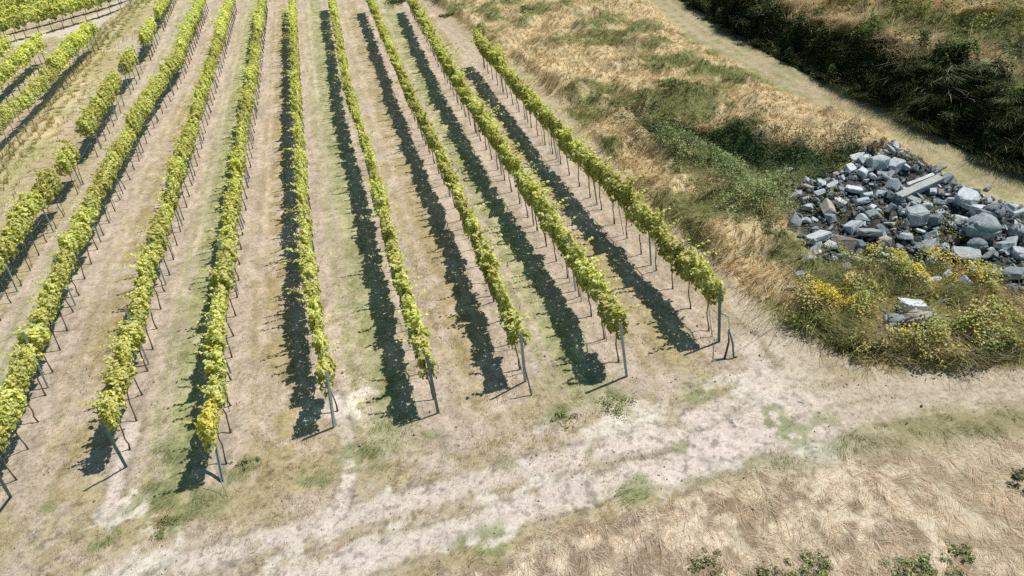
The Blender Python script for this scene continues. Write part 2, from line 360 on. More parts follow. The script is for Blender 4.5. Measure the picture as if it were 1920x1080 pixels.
MAT = dict(
    ground=ground_mat(),
    vine=leaf_mat('vine_leaves', .34, .13, .5),
    weed=leaf_mat('weed_leaves', .22, .15, .6),
    grass=leaf_mat('grass_blades', .48, 0.0, .6, tr_tint=(1.05, 1.0, .85)),
    bark=plain('vine_bark', (.15, .115, .09), (.06, .048, .04), .9, 25, 0, .01),
    steel=plain('galvanised_steel', (.36, .43, .47), (.24, .30, .33), .5, 8, .2),
    stake=plain('weathered_stake', (.20, .18, .17), (.10, .09, .085), .8, 20),
    wire=plain('wire', (.28, .29, .30), (.2, .2, .2), .5, 8, .6),
    green_post=plain('painted_post', (.12, .21, .23), (.07, .13, .14), .55, 10, .2),
    rock_light=rock_mat('light_rock', (.57, .60, .63), (.36, .39, .42), (.70, .68, .64)),
    rock_dark=rock_mat('dark_rock', (.33, .365, .39), (.18, .20, .225), (.75, .75, .72)),
    rock_tan=rock_mat('tan_rock', (.46, .40, .35), (.28, .24, .21), (.8, .76, .7)),
    concrete=rock_mat('concrete', (.66, .66, .64), (.45, .45, .44), (.8, .8, .78)),
    twig=plain('dead_wood', (.42, .42, .40), (.25, .25, .25), .9, 20),
)

# ------------------------------------------------------------------ object helpers
def tag(o, label=None, cat=None, group=None, kind=None):
    if label: o['label'] = label
    if cat: o['category'] = cat
    if group: o['group'] = group
    if kind: o['kind'] = kind
    return o
def empty(name, loc, rz=0.0, **kw):
    o = bpy.data.objects.new(name, None); col.objects.link(o); o.location = loc; o.rotation_euler = (0, 0, rz)
    o.empty_display_size = .2
    return tag(o, **kw)
def link_mesh(name, me, mat=None, parent=None, loc=None, **kw):
    if mat and not me.materials: me.materials.append(mat)
    o = bpy.data.objects.new(name, me); col.objects.link(o)
    if parent: o.parent = parent
    if loc is not None: o.location = loc
    return tag(o, **kw)
def np_mesh(name, V, F, Cc=None, smooth=False):
    """V (n,3); F list of int arrays (m,k); Cc (n,3) point colours"""
    me = bpy.data.meshes.new(name)
    me.vertices.add(len(V)); me.vertices.foreach_set('co', np.ascontiguousarray(V, np.float32).ravel())
    loops = np.concatenate([f.ravel() for f in F]); tot = np.concatenate([np.full(len(f), f.shape[1]) for f in F])
    st = np.concatenate([[0], np.cumsum(tot)[:-1]])
    me.loops.add(len(loops)); me.loops.foreach_set('vertex_index', loops.astype(np.int32))
    me.polygons.add(len(tot)); me.polygons.foreach_set('loop_start', st.astype(np.int32)); me.polygons.foreach_set('loop_total', tot.astype(np.int32))
    if smooth: me.polygons.foreach_set('use_smooth', np.ones(len(tot), bool))
    me.update(calc_edges=True)
    if Cc is not None:
        a = me.attributes.new('Col', 'FLOAT_COLOR', 'POINT')
        a.data.foreach_set('color', np.concatenate([Cc, np.ones((len(Cc), 1))], 1).astype(np.float32).ravel())
    return me
def unit(v): return v / (np.linalg.norm(v, axis=-1, keepdims=True) + 1e-9)
def leaves(c, nrm, size, colr, rng, ratio=.5, fold=.18):
    """round folded leaves: two quads each"""
    n = len(c); r = unit(rng.normal(size=(n, 3)))
    nrm = unit(nrm); a = unit(np.cross(nrm, r)); b = np.cross(nrm, a)
    s = size[:, None]
    pts = [(-.5, 0, 0), (-.28, ratio * .8, fold), (.25, ratio, fold), (.62, 0, -.05), (.25, -ratio, fold), (-.28, -ratio * .8, fold)]
    V = np.stack([c + s * (p * a + q * b + w * nrm) for p, q, w in pts], 1).reshape(-1, 3)
    i = np.arange(n)[:, None] * 6
    F = np.concatenate([i + [0, 3, 2, 1], i + [0, 5, 4, 3]])
    return V, F, np.repeat(colr, 6, 0)
def blades(base, h, lean, width, colb, colt, rng, droop=.5, seg=3):
    """grass blades: tapering bent strips"""
    n = len(base); d = unit(np.concatenate([lean, np.zeros((n, 1))], 1)) ; mag = np.linalg.norm(lean, axis=1, keepdims=True)
    ang = np.arctan2(lean[:, 1], lean[:, 0]) + np.pi / 2 + rng.normal(0, .5, n); side = np.stack([np.cos(ang), np.sin(ang), np.zeros(n)], 1)
    V = []; Cc = []
    ts = np.linspace(0, 1, seg + 1)
    for k, t in enumerate(ts):
        hor = mag * (t ** 1.6); up = t * (1 - droop * t * np.minimum(mag, 1.2) * .6)
        p = base + h[:, None] * (d * hor + np.array([0, 0, 1]) * up)
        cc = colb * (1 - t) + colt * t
        if k < seg:
            w = (width * (1 - .75 * t))[:, None] * side * .5
            V += [p - w, p + w]; Cc += [cc, cc]
        else: V.append(p); Cc.append(cc)
    nv = 2 * seg + 1
    V = np.stack(V, 1).reshape(-1, 3); Cc = np.stack(Cc, 1).reshape(-1, 3)
    i = np.arange(n)[:, None] * nv
    Q = np.concatenate([i + [2 * k, 2 * k + 1, 2 * k + 3, 2 * k + 2] for k in range(seg - 1)])
    T = i + [2 * seg - 2, 2 * seg - 1, 2 * seg]
    return V, [Q, T], Cc
def tube(V, F, pts, rad, ns=6):
    """append a tapered tube"""
    pts = [np.array(p, float) for p in pts]; o = len(V)
    for k, p in enumerate(pts):
        t = unit((pts[min(k + 1, len(pts) - 1)] - pts[max(k - 1, 0)])[None])[0]
        a = np.cross(t, [0, 0, 1.0]) if abs(t[2]) < .9 else np.cross(t, [0, 1.0, 0])
        a /= np.linalg.norm(a); b = np.cross(t, a); r = rad[k] if hasattr(rad, '__len__') else rad
        for j in range(ns):
            g = 2 * math.pi * j / ns; V.append(p + r * (math.cos(g) * a + math.sin(g) * b))
    for k in range(len(pts) - 1):
        for j in range(ns):
            F.append([o + k * ns + j, o + k * ns + (j + 1) % ns, o + (k + 1) * ns + (j + 1) % ns, o + (k + 1) * ns + j])
    F.append([o + j for j in range(ns)][::-1]); F.append([o + (len(pts) - 1) * ns + j for j in range(ns)])
def py_mesh(name, V, F, smooth=False):
    me = bpy.data.meshes.new(name); me.from_pydata([tuple(v) for v in V], [], [list(f) for f in F]); me.update()
    if smooth: me.polygons.foreach_set('use_smooth', [True] * len(me.polygons))
    return me

# ------------------------------------------------------------------ ground sheet
def build_ground():
    xs = np.concatenate([np.linspace(-600, -48, 24)[:-1], np.linspace(-48, -16, 150)[:-1], np.linspace(-16, 22, 720)[:-1], np.linspace(22, 52, 160)[:-1], np.linspace(52, 600, 24)])
    ys = np.concatenate([np.linspace(-150, 8, 20)[:-1], np.linspace(8, 12, 30)[:-1], np.linspace(12, 30, 400)[:-1], np.linspace(30, 50, 260)[:-1], np.linspace(50, 120, 300)[:-1], np.linspace(120, 900, 30)])
    X, Y = np.meshgrid(xs, ys); x = X.ravel(); y = Y.ravel()
    z = height(x, y); fl = fields(x, y)
    z = z + (fbm(x, y, .25, 77, 3) - .5) * .05 + fl['gl'] * .0
    nx, ny = len(xs), len(ys)
    i = (np.arange(ny - 1)[:, None] * nx + np.arange(nx - 1)[None]).ravel()[:, None]
    F = i + np.array([[0, 1, nx + 1, nx]])
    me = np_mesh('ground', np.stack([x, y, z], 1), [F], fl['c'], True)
    link_mesh('ground', me, MAT['ground'], kind='structure')
build_ground()

# ------------------------------------------------------------------ grape vines
def vine_foliage(seed, nleaf, size, yellow=0.0, full=1.0, L=.68):
    rng = np.random.default_rng(seed)
    n = nleaf
    y = rng.uniform(-L, L, n)
    lob = .55 + .85 * vnoise(y * 3.2 + 50, np.zeros(n) + seed, 3)
    ztop = 1.66 + .42 * (vnoise(y * 3 + 20, np.zeros(n) + seed * 1.7, 9))
    zbot = .92 + .38 * (vnoise(y * 3.5 + 80, np.zeros(n) + seed * 2.3, 19))
    t = rng.beta(1.25, 1.0, n); z = zbot + (ztop - zbot) * t
    w = (.105 + .095 * np.sin(np.pi * np.clip(t, 0, 1) ** .8)) * lob * full
    side = rng.choice([-1, 1], n); rr = np.sqrt(rng.uniform(.0, 1, n))
    x = side * w * rr
    nr = np.stack([side * (1.0 - .5 * t), rng.normal(0, .35, n), .25 + 1.3 * t ** 2], 1) + rng.normal(0, .35, (n, 3))
    c = np.stack([x, y, z], 1)
    # shoots
    ns = rng.integers(4, 10)
    for k in range(ns):
        m = max(6, int(nleaf * .035)); y0 = rng.uniform(-L, L); q = np.linspace(0, 1, m)
        dx, dy = rng.normal(0, .22), rng.normal(0, .15); ln = rng.uniform(.18, .5)
        sp = np.stack([dx * q * q * 1.6, y0 + dy * q, 1.82 + ln * q - .25 * abs(dx) * q * q], 1) + rng.normal(0, .025, (m, 3))
        c = np.concatenate([c, sp]); nr = np.concatenate([nr, rng.normal(0, .5, (m, 3)) + [0, 0, .8]])
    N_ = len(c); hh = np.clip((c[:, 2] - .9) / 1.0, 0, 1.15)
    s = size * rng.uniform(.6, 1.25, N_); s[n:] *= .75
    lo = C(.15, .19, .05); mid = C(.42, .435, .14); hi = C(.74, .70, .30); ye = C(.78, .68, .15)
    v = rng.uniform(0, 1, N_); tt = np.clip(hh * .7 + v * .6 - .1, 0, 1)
    colr = np.where(tt[:, None] < .5, lo + (mid - lo) * tt[:, None] * 2, mid + (hi - mid) * (tt[:, None] - .5) * 2)  # canopy shading put into the leaves: dark low down, sunlit yellow on top
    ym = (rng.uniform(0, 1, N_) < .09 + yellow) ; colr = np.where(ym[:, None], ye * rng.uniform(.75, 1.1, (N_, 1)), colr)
    return leaves(c, nr, s, colr, rng)
def vine_trunk(seed):
    rng = random.Random(seed); V, F = [], []
    p = [(0, 0, -.05)]; x = y = 0
    for k in range(1, 6):
        x += rng.uniform(-.03, .03); y += rng.uniform(-.045, .045); p.append((x, y, k * .19))
    tube(V, F, p, [.032, .023, .019, .021, .018, .019], 6)
    top = p[-1]
    for sgn in (-1, 1):
        tube(V, F, [top, (x + rng.uniform(-.03, .03), y + sgn * .22, 1.03), (x * .5, y + sgn * .45, 1.08)], [.018, .014, .009], 5)
    return py_mesh('trunk', V, F, True)
NV = 10
fol = []
for s in range(NV):
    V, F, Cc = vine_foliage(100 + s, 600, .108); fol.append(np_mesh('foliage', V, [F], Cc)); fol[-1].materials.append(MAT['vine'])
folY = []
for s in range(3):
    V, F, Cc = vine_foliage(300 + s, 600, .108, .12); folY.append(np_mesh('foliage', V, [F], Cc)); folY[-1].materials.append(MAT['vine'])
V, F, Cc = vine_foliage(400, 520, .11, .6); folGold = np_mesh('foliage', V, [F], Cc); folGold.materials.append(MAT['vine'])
trk = []
for s in range(8): trk.append(vine_trunk(s)); trk[-1].materials.append(MAT['bark'])

ROWNAME = {0: 'broken row beside the tall grass verge', 1: 'leftmost full row', 2: 'second full row from the left', 3: 'third full row from the left',
           4: 'middle row, fourth from the left', 5: 'fifth full row from the left', 6: 'sixth full row from the left',
           7: 'second row from the grassy bank', 8: 'short outermost row by the grassy bank'}
ORD = ['end', 'second', 'third', 'fourth', 'fifth', 'sixth']
# row 0 exists only in clumps, given as photo heights of the canopy line
row0_gaps = []
for a, b in [(-30, 34), (52, 84), (108, 136), (156, 262), (300, 330), (352, 560)]:
    def yy(v):
        us = np.interp(v, [0, 70, 125, 168, 232, 318, 388, 465, 560], [306, 270, 232, 205, 165, 112, 58, 5, -60]); return P0(us, v, 1.3)[1]
    row0_gaps.append((yy(b), yy(a)))
vines = []   # (dist, x, y, rz, row, idx)
for k, r in rows.items():
    y = r.y0 + (.62 if k else 0); yend = r.y1 + (.0 if k == 8 else 4)
    if k == 0: yend = 112
    idx = 0
    while y < yend:
        x = float(r.x(y)); sl = float(r.x(y + .5) - r.x(y - .5))
        ok = True
        if k == 0: ok = any(a <= y <= b for a, b in row0_gaps)
        if ok and inview(np.array([x]), np.array([y]), height(x, y)[None] + 1, 130)[0]:
            vines.append((math.dist((x, y, float(height(x, y))), CAM), x, y, math.atan2(-sl, 1), k, idx))
        y += 1.2; idx += 1
# upper-left block and the plot beyond the dirt track
extra = {'a': ([(178, 72), (130, 118), (95, 160), (50, 203), (5, 245), (-60, 300)], 'upper-left vine row nearest the tall grass verge'),
         'b': ([(76, 92), (45, 120), (0, 160), (-60, 215)], 'shorter upper-left vine row below the dirt track'),
         'c': ([(14, 92), (-15, 112), (-60, 150)], 'vine row in the far left corner')}
for j in range(6):
    o = 14 * j
    extra['d%d' % j] = ([(-60 , 78 - o), (0, 58 - o), (40, 47 - o), (90, 35 - o), (130, 24 - o * .95), (200, 4 - o * .9), (260, -14 - o * .9)], 'vines beyond the dirt track')
for nm, (pts, lab) in extra.items():
    w = [np.array(P0(u, v, 1.2)) for u, v in pts]
    acc = 0
    for a, b in zip(w[:-1], w[1:]):
        L = np.linalg.norm(b - a); n = max(1, int(round(L / 1.15)))
        for q in range(n):
            p = a + (b - a) * q / n; h = float(height(p[0], p[1]))
            if inview(np.array([p[0]]), np.array([p[1]]), np.array([h + 1.2]), 40)[0]:
                vines.append((math.dist((p[0], p[1], h), CAM), p[0], p[1], math.atan2(-(b - a)[0], (b - a)[1]), nm, acc))
            acc += 1
vines.sort()
near, far = vines[:300], vines[300:]
print('VINES', len(vines), 'near limit dist', near[-1][0])
NEARLIM = near[-1][0]
rg = random.Random(5)
for d, x, y, rz, k, idx in near:
    z = float(height(x, y))
    if k == 3 and idx == 0: f = folGold; lab = 'golden yellow grapevine at the near end of the third full row from the left'
    else:
        f = rg.choice(folY) if (k in (1, 2, 3) and rg.random() < .35) else rg.choice(fol)
        rn = ROWNAME[k] if k in ROWNAME else extra[k][1]
        if k in (1, 2, 3, 4, 5, 6, 7, 8) and idx < 6:
            lab = ('grapevine at the near end of the %s' % rn) if idx == 0 else '%s grapevine from the near end of the %s' % (ORD[idx], rn)
        elif k == 0: lab = 'leafy grapevine in the %s' % rn
        else: lab = 'green leafy grapevine within the %s' % rn
    rn = ROWNAME[k] if k in ROWNAME else extra[k][1]
    t = empty('grapevine', (x, y, z), rz + (math.pi if rg.random() < .5 else 0), label=lab, cat='grapevine', group='grapevines in the ' + rn)
    sc = rg.uniform(.9, 1.1)
    o = link_mesh('foliage', f, parent=t); zs = rg.uniform(.90, 1.06) * (.95 if k in (1, 2, 3) else 1.07 if k in (7, 8) else 1.0); o.scale = (sc * rg.uniform(.72, 1.22), rg.uniform(.92, 1.08), zs)
    if k in (7, 8): o.scale[0] *= 1.12
    if k in (1, 2, 3): o.scale[0] *= 1.08
    if k == 0: o.scale = (1.25, 1.05, 1.08)
    link_mesh('trunk', rg.choice(trk), parent=t)
# far vines: one mass
VV, FF, CC, o = [], [], [], 0
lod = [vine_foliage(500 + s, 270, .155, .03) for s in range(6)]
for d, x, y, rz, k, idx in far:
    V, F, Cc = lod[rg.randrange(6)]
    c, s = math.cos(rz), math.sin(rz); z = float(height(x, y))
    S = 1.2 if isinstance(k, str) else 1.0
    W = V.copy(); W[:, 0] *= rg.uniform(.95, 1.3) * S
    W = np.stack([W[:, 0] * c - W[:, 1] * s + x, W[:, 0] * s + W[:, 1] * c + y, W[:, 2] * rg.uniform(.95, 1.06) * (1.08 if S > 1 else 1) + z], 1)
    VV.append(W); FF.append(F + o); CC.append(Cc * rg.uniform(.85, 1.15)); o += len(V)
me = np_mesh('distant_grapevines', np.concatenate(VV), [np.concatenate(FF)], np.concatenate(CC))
link_mesh('distant_grapevines', me, MAT['vine'], kind='stuff', label='mass of distant grapevine foliage along the upper ends of the rows', cat='grapevines')
V, F = [], []
for d, x, y, rz, k, idx in far:
    z = float(height(x, y)); tube(V, F, [(x, y, z - .05), (x + rg.uniform(-.04, .04), y + rg.uniform(-.04, .04), z + .5), (x, y, z + .95)], [.04, .03, .03], 4)
link_mesh('distant_vine_trunks', py_mesh('distant_vine_trunks', V, F, True), MAT['bark'], kind='stuff', label='dark trunks under the distant grapevines', cat='vine trunks')

# ------------------------------------------------------------------ posts, stakes, wires
def channel_mesh(name, h, w=.055, dp=.038, th=.006, mat=None):
    """open C-profile steel post with folded lips and hook notches"""
    prof = [(-w / 2, -dp / 2), (w / 2, -dp / 2), (w / 2, dp / 2), (w / 2 - .014, dp / 2), (w / 2 - .014, dp / 2 - th), (w / 2 - th, dp / 2 - th), (w / 2 - th, -dp / 2 + th),
            (-w / 2 + th, -dp / 2 + th), (-w / 2 + th, dp / 2 - th), (-w / 2 + .014, dp / 2 - th), (-w / 2 + .014, dp / 2), (-w / 2, dp / 2)]
    V, F = [], []; n = len(prof)
    for z in (-.1, h):
        for x, y in prof: V.append((x, y, z))
    for i in range(n): F.append([i, (i + 1) % n, n + (i + 1) % n, n + i])
    F.append(list(range(n))[::-1]); F.append(list(range(n, 2 * n)))
    for k in range(6):                       # wire hooks punched out of the sides
        z = .6 + k * (h - .7) / 6
        for sx in (-1, 1):
            o = len(V); x0 = sx * w / 2
            V += [(x0, -.006, z), (x0, .006, z), (x0 + sx * .012, .006, z + .02), (x0 + sx * .012, -.006, z + .02), (x0, -.006, z + .012), (x0, .006, z + .012)]
            F += [[o, o + 1, o + 2, o + 3], [o + 4, o + 3, o + 2, o + 5]]
    me = py_mesh(name, V, F); me.materials.append(mat); return me
post_mid = channel_mesh('post', 2.0, mat=MAT['steel'])
post_end = channel_mesh('post', 1.95, .075, .05, mat=MAT['steel'])
post_endg = channel_mesh('post', 1.95, .075, .05, mat=MAT['green_post'])
V, F = [], []
tube(V, F, [(0, 0, -.05), (.008, .01, .6), (0, .02, 1.45)], [.012, .011, .010], 5)
stake_me = py_mesh('stake', V, F, True); stake_me.materials.append(MAT['stake'])

for k, r in rows.items():
    if k in end_base:
        u, v = end_base[k]; p, _ = at(u, v)
        o = link_mesh('trellis_post', post_endg if k in (1, 2, 5, 8) else post_end, loc=tuple(p))
        tu, tv = end_top[k]; rd = M @ np.array([tu - 960.0, tv - 540.0, FPX]); rd /= np.linalg.norm(rd)
        oc = CAM - p; bq = oc @ rd; Lp = 1.95; disc = bq * bq - (oc @ oc - Lp * Lp)
        tt_ = -bq - math.sqrt(disc) if disc > 0 else -bq
        tt2 = -bq + math.sqrt(disc) if disc > 0 else -bq
        qd = max([CAM + rd * tt_ - p, CAM + rd * tt2 - p], key=lambda q: q[2])
        print('post', k, disc, qd)
        o.rotation_mode = 'QUATERNION'; o.rotation_quaternion = Vector(qd).to_track_quat('Z', 'Y')
        tag(o, '%s end post of the %s' % ('dark green steel' if k in (1, 2, 5, 8) else 'grey steel', ROWNAME[k]), 'post')
    y = r.y0 + (4.6 if k else 3.2)
    yend = min(r.y1, 75)
    first = True; lastp = None
    while y < yend:
        x = float(r.x(y)); z = float(height(x, y))
        if inview(np.array([x]), np.array([y]), np.array([z + .5]), 60)[0]:
            o = link_mesh('trellis_post', post_mid, loc=(x + random.uniform(-.03, .03), y, z))
            o.rotation_euler = (random.uniform(-.03, .03), random.uniform(-.04, .04), random.uniform(-.3, .3))
            if first and k: lab = 'grey steel post nearest the end post within the %s' % ROWNAME[k]
            else: lab = 'slim grey steel post standing within the %s' % ROWNAME[k]
            first = False
            tag(o, lab, 'post', 'steel posts along the ' + ROWNAME[k]); lastp = o
        y += 4.9
    # three wires a row: one continuous strand each
    for hgt, nm in ((.92, 'low'), (1.6, 'top')):
        V, F = [], []; ylist = np.arange(r.y0, min(r.y1, 100), 2.45)
        pts = [(float(r.x(q)), float(q), float(height(r.x(q), q)) + hgt - (.02 if i % 2 else 0)) for i, q in enumerate(ylist)]
        tube(V, F, pts, .006, 4)
        link_mesh('trellis_wire', py_mesh('wire', V, F), MAT['wire'], label='%s steel wire strung along the %s' % (nm, ROWNAME[k]), cat='wire')
for d, x, y, rz, k, idx in near[:200]:
    if isinstance(k, str) or rg.random() < (.82 if k in (1, 2, 3, 0) else .6): continue
    x2, y2 = x + rg.uniform(-.05, .05), y + rg.choice([-1, 1]) * rg.uniform(.06, .3)
    o = link_mesh('vine_stake', stake_me, loc=(x2, y2, float(height(x2, y2))))
    o.rotation_euler = (rg.uniform(-.09, .09), rg.uniform(-.07, .07), rg.uniform(0, 6))
    tag(o, 'thin dark training stake in the %s' % ROWNAME[k], 'stake', 'training stakes in the ' + ROWNAME[k])

# anchor at the outermost row: two short raking stakes and a slack cable
def rod(name, pts, rad, mat, label, cat, ns=6):
    V, F = [], []; tube(V, F, pts, rad, ns)
    return link_mesh(name, py_mesh(name, V, F, True), mat, label=label, cat=cat)
pa, _ = at(1376, 672); pb, _ = at(1357, 674); pe, _ = at(1348, 641)
top = (pa[0] - .10, pa[1] + .05, pa[2] + .95)
rod('anchor_stake', [pa - [0, 0, .1], (pa[0] - .02, pa[1], pa[2] + .5), top], .03, MAT['green_post'], 'dark green raking anchor stake beside the end post of the outermost row', 'stake')
rod('support_branch', [pb - [0, 0, .05], (pb[0] + .10, pb[1] + .02, pb[2] + .22), (pb[0] + .19, pb[1] + .02, pb[2] + .55), (top[0] + .01, top[1] + .07, top[2] - .12)], [.04, .035, .03, .02], MAT['bark'], 'crooked dark trunk leaning against the anchor stake of the outermost row', 'trunk')
rod('anchor_cable', [(pe[0], pe[1] - .045, pe[2] + 1.0), (pe[0] + .16, pe[1] - .1, pe[2] + .92), (pe[0] + .26, pe[1] - .15, pe[2] + .82), (top[0], top[1] - .03, top[2] - .03)], .014, MAT['green_post'], 'slack dark cable from the outermost end post to its anchor stake', 'cable')
p6, _ = at(997, 741)
rod('anchor_stake', [p6 - [0, 0, .05], (p6[0] - .03, p6[1], p6[2] + .45), (p6[0] - .06, p6[1] + .03, p6[2] + .95)], .022, MAT['stake'], 'short brown stake just in front of the end post of the sixth full row', 'stake')
p3, _ = at(418, 905)
p3b, _ = at(425, 930)
rod('tie_wire', [(p3[0] - .02, p3[1] - .05, p3[2] + .85), (p3b[0], p3b[1], p3b[2] - .02)], .006, MAT['wire'], 'thin tie wire staked in front of the end post of the third full row', 'wire')

# ------------------------------------------------------------------ rocks
def rock_mesh(seed, kind='block'):
    rng = np.random.default_rng(seed); bm = bmesh.new()
    dims = {'block': (1, .82, .66), 'slab': (1, .72, .32), 'round': (1, .8, .66), 'shard': (1, .5, .4)}[kind]
    if kind == 'round':
        pts = unit(rng.normal(size=(26, 3))) * .5 * np.array(dims) * rng.uniform(.88, 1.05, (26, 1))
    else:
        pts = []
        for sx in (-1, 1):
            for sy in (-1, 1):
                for sz in (-1, 1):
                    pts.append(np.array([sx, sy, sz]) * .5 * dims * rng.uniform(.42, 1.0, 3))
        for _ in range(6): pts.append(unit(rng.normal(size=(1, 3)))[0] * .5 * np.array(dims) * rng.uniform(.8, 1.05))
        pts = np.array(pts)
    for p in pts: bm.verts.new(p)
    bmesh.ops.convex_hull(bm, input=bm.verts)
    for v in [v for v in bm.verts if not v.link_faces]: bm.verts.remove(v)
    bmesh.ops.dissolve_limit(bm, angle_limit=.22, verts=bm.verts, edges=bm.edges)
    bmesh.ops.bevel(bm, geom=list(bm.edges), offset=.035 if kind != 'round' else .06, segments=1 if kind != 'round' else 2, affect='EDGES')
    bmesh.ops.triangulate(bm, faces=bm.faces)
    bmesh.ops.subdivide_edges(bm, edges=bm.edges, cuts=1)
    for v in bm.verts: v.co += v.normal * float(rng.normal(0, .008))
    me = bpy.data.meshes.new('rock'); bm.to_mesh(me); bm.free()
    if kind == 'round': me.polygons.foreach_set('use_smooth', [True] * len(me.polygons))
    return me
RM = {}
for kind, n in (('block', 9), ('slab', 6), ('round', 4), ('shard', 6)):
    for mt in ('rock_light', 'rock_dark', 'rock_tan'):
        L = []
        for s in range(n):
            if mt == 'rock_light': me = rock_mesh(s * 13 + len(kind), kind); base = me
            else: me = RM[(kind, 'rock_light')][s].copy(); me.materials.clear()
            me.materials.append(MAT[mt]); L.append(me)
        RM[(kind, mt)] = L
rr = random.Random(3)
placed = []
def put_rock(x, y, z, size, kind, mt, label, group=None, rot=None, name='rock'):
    o = link_mesh(name, rr.choice(RM[(kind, mt)]), loc=(x, y, z))
    o.rotation_euler = rot or (rr.uniform(-.5, .5), rr.uniform(-.5, .5), rr.uniform(0, 6.28))
    o.scale = (size * rr.uniform(.9, 1.15), size * rr.uniform(.85, 1.1), size * rr.uniform(.85, 1.15))
    placed.append((x, y, size)); tag(o, label, 'rock', group); return o
big = [  # photo x, y, width px, kind, tone, label
    (1645, 309, 44, 'block', 'rock_light', 'large pale angular block at the upper edge of the rock pile'),
    (1612, 300, 34, 'slab', 'rock_light', 'flat whitish slab left of the pale block at the top of the pile'),
    (1678, 314, 32, 'block', 'rock_light', 'grey block right of the pale block at the top of the pile'),
    (1584, 458, 44, 'block', 'rock_tan', 'squarish beige grey block on the lower left of the rock pile'),
    (1838, 440, 82, 'round', 'rock_dark', 'largest dark rounded boulder on the right of the rock pile'),
    (1830, 466, 44, 'round', 'rock_dark', 'dark boulder directly below the largest rounded boulder'),
    (1813, 486, 56, 'slab', 'rock_light', 'long light slab beneath the dark boulders'),
    (1739, 463, 42, 'shard', 'rock_dark', 'tall dark wedge shaped rock in the middle right of the pile'),
    (1770, 472, 36, 'round', 'rock_dark', 'dark rock between the wedge rock and the long light slab'),
    (1718, 408, 48, 'block', 'rock_light', 'pale broad block below the concrete beam'),
    (1750, 415, 34, 'block', 'rock_dark', 'bluish grey block right of the pale broad block'),
    (1812, 376, 40, 'block', 'rock_light', 'bright block at the upper right edge of the pile near the path'),
    (1785, 378, 26, 'shard', 'rock_light', 'upright whitish shard left of the bright upper right block'),
    (1836, 399, 36, 'block', 'rock_light', 'pale pointed block above the dark long rock'),
    (1864, 408, 60, 'round', 'rock_dark', 'long dark rock below the dry grass at the right path edge'),
    (1844, 517, 54, 'slab', 'rock_dark', 'grey flat boulder right of the yellow flowers'),
    (1893, 521, 56, 'slab', 'rock_dark', 'flat grey slab at the right frame edge below the pile'),
    (1882, 465, 34, 'block', 'rock_dark', 'angular grey block right of the dark boulders'),
    (1600, 359, 34, 'slab', 'rock_light', 'light flat block in the upper left of the pile'),
    (1618, 380, 28, 'shard', 'rock_light', 'bluish tilted shard in the upper left of the pile'),
    (1557, 412, 28, 'block', 'rock_light', 'white block on the left side of the pile'),
    (1533, 450, 46, 'slab', 'rock_light', 'stack of flat light slabs at the left edge of the pile'),
    (1556, 462, 32, 'slab', 'rock_light', 'flat light rock beside the squarish beige block'),
    (1599, 428, 32, 'block', 'rock_light', 'white angular block above the squarish beige block'),
    (1633, 406, 28, 'block', 'rock_dark', 'blue grey cube shaped rock in the middle of the pile'),
    (1627, 441, 44, 'slab', 'rock_light', 'broad pale slab in the centre of the pile'),
    (1657, 455, 26, 'block', 'rock_tan', 'tan rock in the centre of the pile'),
    (1697, 446, 34, 'slab', 'rock_light', 'grey slab left of the dark wedge rock'),
    (1709, 578, 46, 'block', 'rock_light', 'pale pinkish boulder among the weeds below the pile'),
    (1715, 600, 57, 'round', 'rock_tan', 'rough lower boulder among the weeds below the pile'),
    (1676, 603, 57, 'round', 'rock_dark', 'grey boulder left of the pinkish boulder in the weeds'),
    (1690, 570, 30, 'shard', 'rock_tan', 'thin shard above the grey boulder in the weeds'),
    (1722, 622, 26, 'slab', 'rock_light', 'flat grey stone just under the rough lower boulder in the weeds'),
    (1740, 590, 24, 'block', 'rock_light', 'small grey stone right of the pale pinkish boulder'),
    (1655, 625, 20, 'shard', 'rock_light', 'small grey shard at the lower left of the boulders in the weeds'),
    (1770, 640, 22, 'block', 'rock_dark', 'small dark stone at the lower right of the boulders in the weeds'),
    (1499, 513, 28, 'slab', 'rock_light', 'small light slab at the left end of the weeds'),
    (1481, 538, 30, 'block', 'rock_tan', 'tan block at the corner of the track and weeds'),
    (1516, 482, 30, 'slab', 'rock_light', 'flat grey slab at the lower left corner of the pile'),
    (1582, 484, 30, 'shard', 'rock_dark', 'leaning shard below the squarish beige block'),
    (1897, 548, 36, 'round', 'rock_dark', 'rounded grey boulder at the lower right of the pile'),
    (1482, 317, 16, 'block', 'rock_light', 'lone small bluish stone in the dark hollow left of the pile'),
    (1580, 277, 10, 'block', 'rock_light', 'tiny white stone in the hollow above the pile'),
    (1753, 525, 30, 'slab', 'rock_light', 'pale rock among the yellow flowers'),
    (1907, 440, 46, 'round', 'rock_dark', 'dark boulder at the right frame edge'),
    (1500, 753, 10, 'slab', 'rock_light', 'small pale stone on the dirt track'),
    (1370, 790, 13, 'slab', 'rock_light', 'flat pale stone bedded in the dirt track'),
]
for u, v, w, kind, mt, lab in big:
    p, t = at(u, v + w * .15); s = w * t / FPX * (.86 if kind == 'round' else 1.0)
    up = .12 if kind != 'round' else .22
    if sdf(np.array([p[0]]), np.array([p[1]]), ROCKS)[0] > 0: up += .12
    put_rock(p[0], p[1], p[2] + s * up, s, kind, mt, lab, rot=(rr.uniform(-.3, .3), rr.uniform(-.3, .3), rr.uniform(-.5, .5)))
